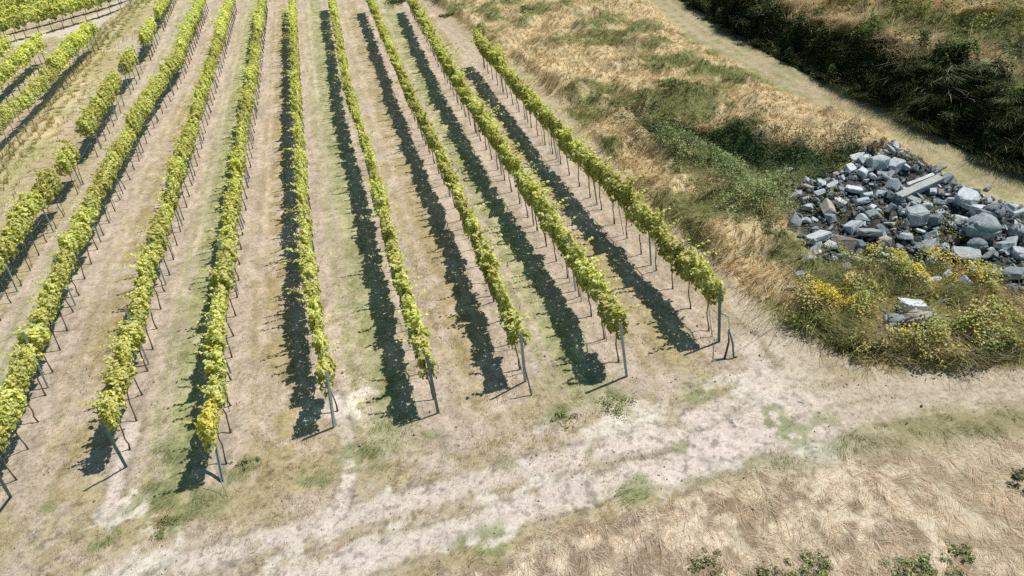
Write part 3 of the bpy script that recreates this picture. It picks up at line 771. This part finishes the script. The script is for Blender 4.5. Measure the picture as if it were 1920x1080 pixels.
# fill of the pile
rx = [q[0] for q in ROCKS]; ry = [q[1] for q in ROCKS]
cnt = 0; tries = 0
TH = {'rock_light': 'light grey', 'rock_dark': 'dark grey', 'rock_tan': 'tan'}
while cnt < 252 and tries < 20000:
    tries += 1
    x = rr.uniform(min(rx), max(rx)); y = rr.uniform(min(ry), max(ry))
    sd = float(sdf(np.array([x]), np.array([y]), ROCKS)[0])
    if sd < -.1 and not (sd > -1.3 and y < 23 and rr.random() < .06): continue
    s = rr.choice([.25, .3, .35, .4, .46, .54]) * rr.uniform(.85, 1.2)
    if any((x - a) ** 2 + (y - b) ** 2 < ((s + c) * .25) ** 2 for a, b, c in placed): continue
    z = float(height(x, y))
    if not inview(np.array([x]), np.array([y]), np.array([z]), 20)[0]: continue
    kind = rr.choices(['block', 'slab', 'shard', 'round'], [5, 4, 4, .3])[0]
    mt = rr.choices(['rock_light', 'rock_dark', 'rock_tan'], [7, 2.2, 1.2])[0]
    u, v = proj((x, y, z))
    reg = ('left' if u < 1600 else 'middle' if u < 1740 else 'right') ; ver = 'upper ' if v < 380 else 'lower ' if v > 450 else ''
    sz = 'small' if s < .22 else 'medium' if s < .34 else 'sizeable'
    sh = {'block': 'blocky', 'slab': 'flat', 'shard': 'splintered', 'round': 'rounded'}[kind]
    lab = '%s %s %s rock in the %s%s part of the pile' % (sz, TH[mt], sh, ver, reg)
    put_rock(x, y, z + s * rr.uniform(.15, .45), s, kind, mt, lab, 'loose rocks: ' + lab, rot=(rr.uniform(-.9, .9), rr.uniform(-.9, .9), rr.uniform(0, 6.28)))
    cnt += 1
print('ROCKS', cnt, tries)
# rubble between
V, F = [], []
rb = RM[('block', 'rock_light')][0]; bv = np.zeros(len(rb.vertices) * 3); rb.vertices.foreach_get('co', bv); bv = bv.reshape(-1, 3)
bf = np.array([list(p.vertices) for p in rb.polygons])
VV, FF, o = [], [], 0
for _ in range(2600):
    x = rr.uniform(min(rx), max(rx)); y = rr.uniform(min(ry), max(ry))
    if sdf(np.array([x]), np.array([y]), ROCKS)[0] < -.35: continue
    s = rr.uniform(.08, .21); Rm = np.array(Euler((rr.uniform(0, 6), rr.uniform(0, 6), rr.uniform(0, 6))).to_matrix())
    VV.append(bv * s @ Rm.T * [1, 1, 1] + [x, y, float(height(x, y)) + s * .3]); FF.append(bf + o); o += len(bv)
link_mesh('rubble', np_mesh('rubble', np.concatenate(VV), [np.concatenate(FF)]), MAT['rock_dark'], kind='stuff', label='small grey rubble filling gaps between the rocks', cat='rubble')  # dark rock colour deepens the shade painted between the rocks
VV, FF, o = [], [], 0
for _ in range(2600):
    x, y = rr.uniform(-16, 17), rr.uniform(11, 26)
    if fbm(np.array([x]), np.array([y]), 1.5, 601)[0] < .47: continue
    s = rr.uniform(.02, .055) * (1.8 if rr.random() < .04 else 1); Rm = np.array(Euler((rr.uniform(0, 6), rr.uniform(0, 6), rr.uniform(0, 6))).to_matrix())
    VV.append(bv * s @ Rm.T + [x, y, float(height(x, y)) + s * .2]); FF.append(bf + o); o += len(bv)
link_mesh('gravel', np_mesh('gravel', np.concatenate(VV), [np.concatenate(FF)]), MAT['rock_tan'], kind='stuff', label='small stones and clods scattered over the bare headland', cat='gravel')
# concrete beams
def beam(u0, v0, u1, v1, w, t, lab, lift=.35):
    a, _ = at(u0, v0); b, _ = at(u1, v1); a = a + [0, 0, lift]; b = b + [0, 0, lift + .02]
    d = b - a; L = np.linalg.norm(d); bm = bmesh.new()
    bmesh.ops.create_cube(bm, size=1); bmesh.ops.scale(bm, vec=(L, w, t), verts=bm.verts)
    bmesh.ops.subdivide_edges(bm, edges=bm.edges, cuts=5, use_grid_fill=True)
    rg2 = random.Random(u0)
    for v in bm.verts:
        e = abs(v.co.x) > L * .45
        v.co += Vector((rg2.uniform(-.06, .02) * (1 if v.co.x > 0 else -1) if e else 0, rg2.uniform(-.008, .008), rg2.uniform(-.006, .006)))
    me = bpy.data.meshes.new('beam'); bm.to_mesh(me); bm.free()
    o = link_mesh('concrete_beam', me, MAT['concrete'], loc=tuple((a + b) / 2), label=lab, cat='concrete beam')
    q = Vector(d).to_track_quat('X', 'Z'); o.rotation_mode = 'QUATERNION'; o.rotation_quaternion = q @ Euler((.25, 0, 0)).to_quaternion()
beam(1682, 388, 1762, 352, .30, .2, 'long pale broken concrete beam lying across the top of the rock pile')
beam(1700, 360, 1750, 341, .16, .14, 'shorter concrete beam just behind the long one on the pile', .25)

# ------------------------------------------------------------------ grass and weeds
def scatter(n, x0, x1, y0, y1, dens):
    y = RNG.uniform(y0, y1, n)
    x = bank_edge(y) + RNG.uniform(.25, 3.6, n) if x0 is None else RNG.uniform(x0, x1, n)
    k = inview(x, y, plane(x, y) + .5, 380); x, y = x[k], y[k]; n = len(x)
    f = fields(x, y); w = dens(x, y, f); k = RNG.uniform(0, 1, n) < w
    z = height(x, y); k &= inview(x, y, z, 260)
    return x[k], y[k], z[k], {a: b[k] for a, b in f.items()}
def grass_obj(name, label, n, box, dens, hfun, cfun, wid, leanmag, cat='grass', droop=.6, clump=0.0, seg=3, flow=2.2, rnd=.35, down=.25):
    x, y, z, f = scatter(n, *box, dens)
    if clump:                                # draw blades together into tufts
        gx = np.round(x / clump) * clump + (_h(np.round(x / clump), np.round(y / clump), 5) - .5) * clump
        gy = np.round(y / clump) * clump + (_h(np.round(x / clump), np.round(y / clump), 6) - .5) * clump
        x2 = x + (gx - x) * .55; y2 = y + (gy - y) * .55
        ox, oy = x2 - gx, y2 - gy; x, y = x2, y2
    else: ox = oy = np.zeros_like(x)
    z = height(x, y)
    m = len(x); h = hfun(x, y, f) * RNG.uniform(.55, 1.15, m)
    a = fbm(x, y, flow, 61, 3) * 7.5 + 1.2
    ln = np.stack([np.cos(a), np.sin(a)], 1) * leanmag + np.array([-down, -down]) * leanmag + RNG.normal(0, rnd, (m, 2))
    if clump: ln += np.stack([ox, oy], 1) / clump * 1.6
    cb, ct = cfun(x, y, f)
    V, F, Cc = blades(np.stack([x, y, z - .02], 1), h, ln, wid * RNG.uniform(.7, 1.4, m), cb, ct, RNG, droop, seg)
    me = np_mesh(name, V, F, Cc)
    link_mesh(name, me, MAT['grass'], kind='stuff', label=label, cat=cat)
    print(name, m)
def vary(c, m, a=.25):
    return c * (1 + RNG.uniform(-a, a, (m, 1)))
def pick3(m, cols, ws):
    i = RNG.choice(len(cols), m, p=np.array(ws) / sum(ws)); return np.array(cols)[i]

# mown litter between the rows, on the headland and on the path
def d_lit(x, y, f):
    base = .75 * (1 - f['tl']) * (1 - f['mound']) * (1 - f['hol']) * (1 - f['rk']) * (1 - f['wd']) * (1 - f['dry']) * (f['bd'] < -.35)
    return base * (1 - .85 * f['pl']) * (1 - .7 * f['rut']) * (1 - .45 * f['und'] * f['inv']) * sst(fbm(x, y, .4, 431, 3), .35, .62) * np.clip(24 / np.hypot(x, y), .2, 1) ** 1.2
def c_lit(x, y, f):
    m = len(x); g = np.where(f['green'], .85, .22) * f['inv'] + (1 - f['inv']) * np.clip(.15 + .6 * f['gb'] + .8 * f['gr'] + f['gln'], 0, 1)
    isg = sst(fbm(x, y, .5, 411, 3) , .25, .75) * .7 + RNG.uniform(0, .3, m) < g
    a = pick3(m, [(.55, .44, .27), (.48, .37, .22), (.62, .53, .37), (.36, .28, .17)], [3, 3, 2, 1.5])
    b = pick3(m, [(.34, .38, .17), (.42, .44, .23), (.25, .30, .13), (.47, .46, .27)], [3, 3, 1, 2])
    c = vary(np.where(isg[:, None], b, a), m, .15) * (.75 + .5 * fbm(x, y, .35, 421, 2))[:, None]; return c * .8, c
hl_ = lambda x, y, f: .055 + .06 * f['gb'] + .07 * f['gr'] + .1 * f['gln'] + .03 * f['n2']
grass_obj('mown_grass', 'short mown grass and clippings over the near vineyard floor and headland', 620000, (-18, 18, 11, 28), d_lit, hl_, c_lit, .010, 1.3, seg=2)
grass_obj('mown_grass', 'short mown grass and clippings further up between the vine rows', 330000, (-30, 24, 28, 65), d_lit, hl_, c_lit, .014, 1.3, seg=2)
# flattened dry grass, lower right
def d_dry(x, y, f): return f['dry'] * (.25 + .65 * sst(fbm(x, y, .5, 78), .38, .58))
def c_dry(x, y, f):
    m = len(x); t = sst(fbm(x, y, 1.3, 91), .38, .62)
    a = pick3(m, [(.84, .72, .57), (.76, .61, .45), (.88, .80, .70), (.58, .42, .28)], [3, 3, 2, 1.3]); b = pick3(m, [(.80, .66, .56), (.86, .77, .69), (.62, .47, .34), (.56, .50, .30)], [3, 3, 1.5, 1])
    c = vary(np.where((RNG.uniform(0, 1, m) < t)[:, None], a, b), m, .2); return c * .95, c
grass_obj('dry_grass', 'flattened pale straw grass across the lower right corner', 330000, (-4, 17, 9, 20), d_dry,
          lambda x, y, f: (.03 + .085 * fbm(x, y, .4, 77)) * RNG.uniform(.5, 1.2, len(x)), c_dry, .011, 2.2, clump=.20, flow=.4, rnd=3.0)
# tall grass between vineyard and path
def d_mnd(x, y, f):
    return np.clip(f['mound'] * (f['p'] > .1) * (1 - f['rk']) * (1 - f['wd']) * (1 - f['hol'] * .9), 0, 1) * np.clip(30 / np.hypot(x, y), .35, 1)
def c_mnd(x, y, f):
    m = len(x); t = f['gz'] * .85 + .1
    a = pick3(m, [(.72, .55, .30), (.78, .64, .43), (.66, .41, .19), (.84, .74, .58)], [3, 3, 2.5, 1.5]); b = pick3(m, [(.38, .40, .15), (.22, .28, .09), (.56, .50, .24), (.30, .35, .18)], [3, 2, 2, 2])
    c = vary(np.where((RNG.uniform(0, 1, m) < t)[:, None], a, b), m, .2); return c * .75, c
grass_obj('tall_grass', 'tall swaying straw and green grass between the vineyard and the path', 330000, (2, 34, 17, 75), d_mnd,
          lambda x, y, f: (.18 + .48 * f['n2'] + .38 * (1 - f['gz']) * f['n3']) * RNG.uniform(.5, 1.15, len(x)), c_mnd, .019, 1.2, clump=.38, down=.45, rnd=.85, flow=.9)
# bank grass, upper right
def d_bnk(x, y, f): return (f['bd'] > -.15) * np.clip(.75 + sst(f['bd'], .5, 2.2), 0, 1) * np.clip(32 / np.hypot(x, y), .35, 1) * (y > 15)
def c_bnk(x, y, f):
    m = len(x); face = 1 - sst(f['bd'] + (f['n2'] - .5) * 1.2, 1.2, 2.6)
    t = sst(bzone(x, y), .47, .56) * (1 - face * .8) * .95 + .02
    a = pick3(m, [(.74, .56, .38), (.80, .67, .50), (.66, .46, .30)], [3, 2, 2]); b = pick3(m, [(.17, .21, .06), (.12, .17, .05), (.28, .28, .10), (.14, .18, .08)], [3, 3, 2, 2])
    b = b * (1.25 - .85 * face[:, None])  # greens darkened on the face to paint in its shade
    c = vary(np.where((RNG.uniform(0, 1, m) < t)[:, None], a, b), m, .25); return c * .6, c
def c_seed(x, y, f):
    m = len(x); c = vary(pick3(m, [(.85, .72, .60), (.80, .64, .48), (.88, .80, .72)], [1, 1, 1]), m, .1); return c * .35, c
grass_obj('seed_heads', 'pale feathery seed heads nodding over the dark bank face', 60000, (8, 52, 14, 75), lambda x, y, f: (f['bd'] > .5) * (f['bd'] < 4) * (fbm(x, y, .9, 551) > .55) * np.clip(30 / np.hypot(x, y), .35, 1),
          lambda x, y, f: .95 + .4 * f['n2'], c_seed, .018, 1.2, clump=.45, down=.9, seg=4)
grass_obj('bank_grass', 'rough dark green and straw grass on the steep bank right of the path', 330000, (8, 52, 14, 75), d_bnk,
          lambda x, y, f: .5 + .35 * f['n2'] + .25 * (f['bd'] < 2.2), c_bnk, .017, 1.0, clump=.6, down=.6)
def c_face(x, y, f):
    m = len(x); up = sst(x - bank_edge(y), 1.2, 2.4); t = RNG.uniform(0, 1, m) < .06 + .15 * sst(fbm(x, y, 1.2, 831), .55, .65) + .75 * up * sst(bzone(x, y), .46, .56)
    a = pick3(m, [(.86, .68, .48), (.80, .54, .34), (.90, .78, .60)], [2, 1.5, 1]); b = pick3(m, [(.10, .14, .05), (.06, .10, .035), (.16, .18, .07)], [3, 3, 1]) * (1.5 + 1.3 * up[:, None])  # dark greens carry the bank's shade in the blade colour, easing upwards
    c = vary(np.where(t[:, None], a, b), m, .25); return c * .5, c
def c_straw(x, y, f):
    m = len(x); a = pick3(m, [(.86, .68, .47), (.80, .56, .36), (.90, .79, .62), (.36, .38, .15)], [3, 2, 2, 1.2]); c = vary(a, m, .18); return c * .9, c * 1.08
grass_obj('bank_straw', 'tall pale straw tufts leaning over the rim of the bank', 260000, (8, 44, 14, 62), lambda x, y, f: (f['bd'] > .9) * (f['bd'] < 9) * sst(bzone(x, y) + (f['n3'] - .5) * .12, .49, .57) * np.clip(30 / np.hypot(x, y), .35, 1),
          lambda x, y, f: (.85 + .6 * f['n2']) * RNG.uniform(.6, 1.1, len(x)), c_straw, .019, 1.2, clump=.5, down=.55, rnd=.5)
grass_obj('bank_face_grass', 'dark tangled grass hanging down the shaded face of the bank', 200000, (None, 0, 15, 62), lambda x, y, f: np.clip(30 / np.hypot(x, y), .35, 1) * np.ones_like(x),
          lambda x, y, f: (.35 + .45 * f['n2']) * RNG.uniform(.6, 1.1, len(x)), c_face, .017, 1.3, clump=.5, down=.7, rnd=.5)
# verge, upper left
grass_obj('verge_grass', 'long yellowing grass on the verge in the upper left', 120000, (-42, -14, 28, 112), lambda x, y, f: f['gl'],
          lambda x, y, f: .28 + .3 * f['n2'], lambda x, y, f: (lambda c: (c * .8, c * 1.1))(vary(np.where((RNG.uniform(0, 1, len(x)) < sst(fbm(x, y, 5, 7), .4, .6))[:, None], pick3(len(x), [(.58, .47, .24), (.66, .56, .36)], [1, 1]), pick3(len(x), [(.33, .34, .13), (.42, .38, .16)], [1, 1])), len(x), .2)), .035, .8, clump=.7)

def herb(name, label, cat, n, dens, box, hmax, cols, ws, lsize, yel=None, kind='stuff', pscale=.9):
    x, y, z, f = scatter(n, *box, dens)
    m = len(x); bump_ = fbm(x, y, .8, 201, 2)
    h = hmax * (.08 + 1.35 * sst(bump_, .36, .66))
    zz = z + h * RNG.uniform(.1, 1, m) ** .6
    cw = np.cumsum(np.array(ws) / sum(ws)); pn = fbm(x, y, pscale, 811 + len(name), 2); pn = np.clip((pn - .25) / .5 + RNG.normal(0, .16, m), 0, .999)
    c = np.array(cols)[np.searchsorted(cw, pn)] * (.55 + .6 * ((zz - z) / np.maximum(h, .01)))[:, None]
    if yel is not None:
        k = (RNG.uniform(0, 1, m) < yel(x, y)) & ((zz - z) > .55 * h); c[k] = pick3(int(k.sum()), [(.82, .62, .06), (.74, .58, .10), (.58, .52, .10)], [2, 2, 1])
    nr = RNG.normal(0, .5, (m, 3)) + [.35, -.1, 1.1]
    V, F, Cc = leaves(np.stack([x, y, zz], 1), nr, lsize * RNG.uniform(.6, 1.3, m), vary(c, m, .2), RNG, .36)
    link_mesh(name, np_mesh(name, V, [F], Cc), MAT['weed'], kind=kind, label=label, cat=cat); print(name, m)
ysp = [(P0(u, v), r) for u, v, r in [(1770, 500, .8), (1800, 520, .9), (1745, 545, .7), (1810, 550, .7), (1625, 478, .5), (1690, 505, .5), (1700, 655, .4), (1560, 590, .8), (1850, 500, .5)]]
wcl = [(P0(u, v), r) for u, v, r in [(1700, 600, 1.15), (1690, 630, 1.0), (1760, 605, .7), (1500, 525, .6), (1750, 530, .4), (1850, 530, .8), (1900, 545, .9), (1800, 510, .4)]]
def wmask(x, y):
    w = np.ones(x.shape)
    for (cx, cy), r in wcl: w = np.minimum(w, .06 + .94 * sst(np.hypot(x - cx, y - cy), r * .5, r))
    return w
def yel(x, y):
    w = np.full(x.shape, .06)
    for (cx, cy), r in ysp: w = np.maximum(w, 1.25 * (1 - sst(np.hypot(x - cx, y - cy), r * .4, r)))
    return w
herb('weeds', 'tangle of olive and yellow weeds below the rock pile', 'weeds', 260000, lambda x, y, f: np.clip(sst(sdf(x, y, WEEDS) + (fbm(x, y, .7, 71) - .5) * 1.6, -.2, .3) * sst(f['n3'], .25, .5), 0, 1) * wmask(x, y), (5, 24, 14, 30), .50,
     [(.34, .37, .12), (.50, .46, .16), (.14, .19, .06), (.54, .45, .24)], [3, 3, 2, 2], .07, yel)
herb('brambles', 'dark green brambles filling the hollow above the rock pile', 'brambles', 300000, lambda x, y, f: np.clip(f['hol'] + sst(sdf(x, y, HOLLOW), -1.6, 0) * (f['p'] > 1.5) * .5, 0, 1) * (1 - f['rk']) * .9, (5, 30, 20, 48), .45,
     [(.045, .075, .025), (.07, .11, .035), (.10, .13, .05), (.16, .17, .06)], [3, 3, 2, 1], .065)
TALLW = poly([(1240, 290), (1300, 270), (1400, 300), (1490, 350), (1490, 430), (1460, 470), (1400, 450), (1340, 400), (1270, 340)])
herb('tall_weeds', 'grey green leafy weeds between the hollow and the left side of the rock pile', 'weeds', 260000, lambda x, y, f: sst(sdf(x, y, TALLW) + (fbm(x, y, .8, 711) - .5) * 1.6, -.2, .4) * (1 - f['rk']) * .8, (5, 22, 16, 36), .62,
     [(.27, .33, .15), (.36, .42, .20), (.15, .20, .09), (.50, .46, .26)], [3, 2, 2, 1], .06)
herb('rock_weeds', 'yellow green weeds growing up through gaps in the rock pile', 'weeds', 120000, lambda x, y, f: f['rk'] * (fbm(x, y, 1.2, 301) > .60), (5, 26, 16, 34), .30,
     [(.22, .22, .055), (.33, .28, .07), (.12, .16, .05)], [3, 2, 2], .05, lambda x, y: np.full(x.shape, .25))
grass_obj('weed_grass', 'dry stalks and thin grass rising through the weeds', 110000, (5, 24, 14, 30), lambda x, y, f: f['wd'] * .8 * wmask(x, y),
          lambda x, y, f: .4 + .5 * f['n2'], c_mnd, .011, .9, clump=.3, flow=.8, rnd=.6)
herb('bank_face_weeds', 'dark green leafy weeds on the shaded face of the bank', 'weeds', 260000, lambda x, y, f: np.clip(30 / np.hypot(x, y), .3, 1) * (x - bank_edge(y) < 2.9) * (fbm(x, y, .9, 841) > .40) * (1 - sst(x - bank_edge(y), 1.2, 2.0) * sst(bzone(x, y), .47, .53)), (None, 0, 15, 62), .75,
     [(.06, .09, .04), (.10, .15, .05), (.16, .22, .08)], [3, 3, 2], .10)  # leaf colours kept deep so the bank face looks shadowed
def d_bb(x, y, f): return (f['bd'] > .2) * np.clip((1 - sst(bzone(x, y), .45, .53)) * 1.0 * (fbm(x, y, 1.1, 171) > .46) + 1.0 * (f['bd'] < 2.0), 0, 1) * (y > 15) * np.clip(30 / np.hypot(x, y), .3, 1)
herb('bank_weeds', 'dark leafy weeds scattered over the steep bank', 'weeds', 420000, d_bb, (8, 46, 14, 70), .85,
     [(.05, .09, .03), (.13, .19, .06), (.22, .28, .09), (.36, .38, .12)], [2, 3, 2, 1.5], .10, lambda x, y: np.full(x.shape, .01))

# ------------------------------------------------------------------ individual shrubs and plants
def shrub(u, v, r, h, cols, label, yellow=0.0, n=900, ls=.05, name='shrub', cat='shrub'):
    p, _ = at(u, v); rng = np.random.default_rng(int(u * 7 + v))
    d = unit(rng.normal(size=(n, 3))); d[:, 2] = np.abs(d[:, 2])
    nc = 9 if name == 'shrub' else 13; ce = rng.normal(0, .42 if name == 'shrub' else .75, (nc, 2)); cr = rng.uniform(.22, .55, nc); ch = rng.uniform(.35, 1.05, nc) * np.exp(-.5 * (ce ** 2).sum(1))
    ii = rng.integers(0, nc, n)
    q = d * (rng.uniform(.1, 1, n) ** .5)[:, None] * np.stack([cr[ii] * r * 1.2, cr[ii] * r * 1.2, ch[ii] * h], 1) + np.stack([ce[ii, 0] * r, ce[ii, 1] * r, np.zeros(n)], 1)
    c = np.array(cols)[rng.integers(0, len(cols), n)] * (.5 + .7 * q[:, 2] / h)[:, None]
    k = (rng.uniform(0, 1, n) < yellow) & (q[:, 2] > .4 * h); c[k] = (.60, .46, .07)
    V, F, Cc = leaves(q + [0, 0, .03], d + rng.normal(0, .5, (n, 3)) + [0, 0, .4], ls * rng.uniform(.6, 1.3, n), c, rng, .38)
    t = empty(name, tuple(p), label=label, cat=cat)
    link_mesh('foliage', np_mesh('foliage', V, [F], Cc), MAT['weed'], parent=t)
    VV, FF = [], []
    for j in range(6):
        a = j * 1.05 + rng.uniform(0, .4); e = (math.cos(a) * r * .5, math.sin(a) * r * .5, h * .7)
        tube(VV, FF, [(0, 0, -.03), (e[0] * .4, e[1] * .4, h * .35), e], [.012, .009, .004], 5)
    link_mesh('stem', py_mesh('stem', VV, FF, True), MAT['bark'], parent=t)
DK = [(.07, .11, .035), (.11, .15, .05), (.16, .19, .06)]; YG = [(.30, .30, .07), (.38, .35, .09), (.22, .25, .06)]; MG = [(.20, .27, .08), (.30, .37, .12), (.38, .42, .15)]
shrub(1600, 655, .75, .55, DK + YG, 'dark leafy shrub at the lower left corner of the weed patch', n=1500)
shrub(1545, 600, .7, .5, YG + [(.50, .47, .14)], 'olive yellow shrub at the left corner of the weed patch', .1, n=1500)
shrub(1702, 640, .42, .4, YG, 'small bright yellow green shrub below the boulders in the weeds', .35)
shrub(1790, 535, .75, .45, YG, 'yellow flowering plant right of the pale rock', .6, n=1700)
shrub(1850, 640, 1.0, .55, DK, 'broad dark green shrub at the lower right of the weed patch', .03, n=2200)
shrub(1625, 478, .38, .4, YG, 'yellow flowered shrub at the lower edge of the rock pile', .5)
shrub(1330, 1050, .28, 0.15, MG + [(.60, .50, .30)], 'small green weed at the bottom edge, leftmost of the group', n=350, name='weed_plant', cat='weed')
shrub(1425, 1072, .28, 0.13, MG + [(.60, .50, .30)], 'second green weed from the left at the bottom edge', n=350, name='weed_plant', cat='weed')
shrub(1512, 1060, .42, 0.19, MG + [(.60, .50, .30)], 'widest green weed in the dry grass at the bottom edge', n=700, name='weed_plant', cat='weed')
shrub(1690, 1072, .3, 0.13, MG + [(.60, .50, .30)], 'low green weed right of the widest one at the bottom edge', n=400, name='weed_plant', cat='weed')
shrub(1735, 1060, .3, 0.14, MG + [(.60, .50, .30)], 'rightmost low green weed of the group at the bottom edge', n=400, name='weed_plant', cat='weed')
shrub(1795, 1040, .22, 0.18, MG + [(.60, .50, .30)], 'taller green weed standing above the low group near the bottom right corner', n=250, name='weed_plant', cat='weed')
shrub(1905, 895, .25, 0.12, DK, 'dark weed clump at the right frame edge in the dry grass', n=300, name='weed_plant', cat='weed')
shrub(1050, 785, .22, .14, MG, 'bluish green weed on the headland below the sixth row', n=260, ls=.04, name='weed_plant', cat='weed')
shrub(1140, 760, .4, .16, MG, 'wide low weed on the headland between the sixth and seventh rows', n=420, ls=.04, name='weed_plant', cat='weed')
shrub(312, 985, .28, .16, YG, 'small yellow green weed on the headland in front of the second and third rows', n=260, ls=.04, name='weed_plant', cat='weed')
shrub(460, 868, .24, .16, MG, 'grey green weed right of the third row end post', n=220, ls=.04, name='weed_plant', cat='weed')
shrub(760, 2, 1.6, .9, DK, 'dark bush behind the far end of the seventh row', n=1200, ls=.13)
shrub(985, 20, .8, .6, MG, 'green shrub in the straw grass near the top of the frame', n=700, ls=.09)
shrub(845, 30, .7, .45, DK, 'small dark shrub beside the top of the second row from the bank', n=500, ls=.09)
shrub(1440, 25, 1.3, .9, DK, 'dark green bush on the shaded bank near the top of the frame', n=1800, ls=.08)
shrub(1262, 160, .8, .5, MG, 'green bush in the tall grass above the dark hollow', n=900, ls=.07)
# dead branches by the lower boulders
for i, (u0, v0, u1, v1, hh) in enumerate([(1735, 588, 1790, 600, .35), (1738, 600, 1780, 585, .3), (1745, 615, 1800, 640, .3), (1740, 595, 1770, 625, .2)]):
    a, _ = at(u0, v0); b, _ = at(u1, v1); mid = (a + b) / 2 + [0, 0, hh]
    rod('dead_branch', [a + [0, 0, .3], mid + [0, 0, .2], b + [0, 0, .45]], [.012, .009, .005], MAT['twig'],
        ['pale dead branch reaching right from the pinkish boulder', 'pale dead branch crossing above the others beside the boulders', 'lowest pale dead branch lying in the weeds', 'short pale dead branch nearest the pinkish boulder'][i], 'branch')

# ------------------------------------------------------------------ light
SUN_EL = math.radians(59); SUN_AZ = math.radians(-3)      # direction towards the sun, measured from +X
sd_ = Vector((math.cos(SUN_EL) * math.cos(SUN_AZ), math.cos(SUN_EL) * math.sin(SUN_AZ), math.sin(SUN_EL)))
ld = bpy.data.lights.new('sun', 'SUN'); ld.energy = 5.0; ld.angle = math.radians(.5); ld.color = (1, .955, .885)
lo = bpy.data.objects.new('sun', ld); col.objects.link(lo); lo.rotation_euler = (-sd_).to_track_quat('-Z', 'Y').to_euler()
w = bpy.data.worlds.new('World'); scene.world = w; w.use_nodes = True
nt = w.node_tree; bg = nt.nodes['Background']; sky = nt.nodes.new('ShaderNodeTexSky'); sky.sky_type = 'NISHITA'; sky.sun_disc = False
sky.sun_elevation = SUN_EL; sky.sun_rotation = math.pi / 2 - SUN_AZ
nt.links.new(mulcol(nt, sky.outputs[0], (.58, 1.02, 1.0, 1)), bg.inputs[0]); bg.inputs[1].default_value = .075
scene.view_settings.view_transform = 'Standard'; scene.view_settings.look = 'None'; scene.view_settings.exposure = 0
scene.render.engine = 'CYCLES'; scene.cycles.max_bounces = 6; scene.cycles.diffuse_bounces = 3; scene.cycles.transmission_bounces = 3
scene.cycles.use_denoising = False
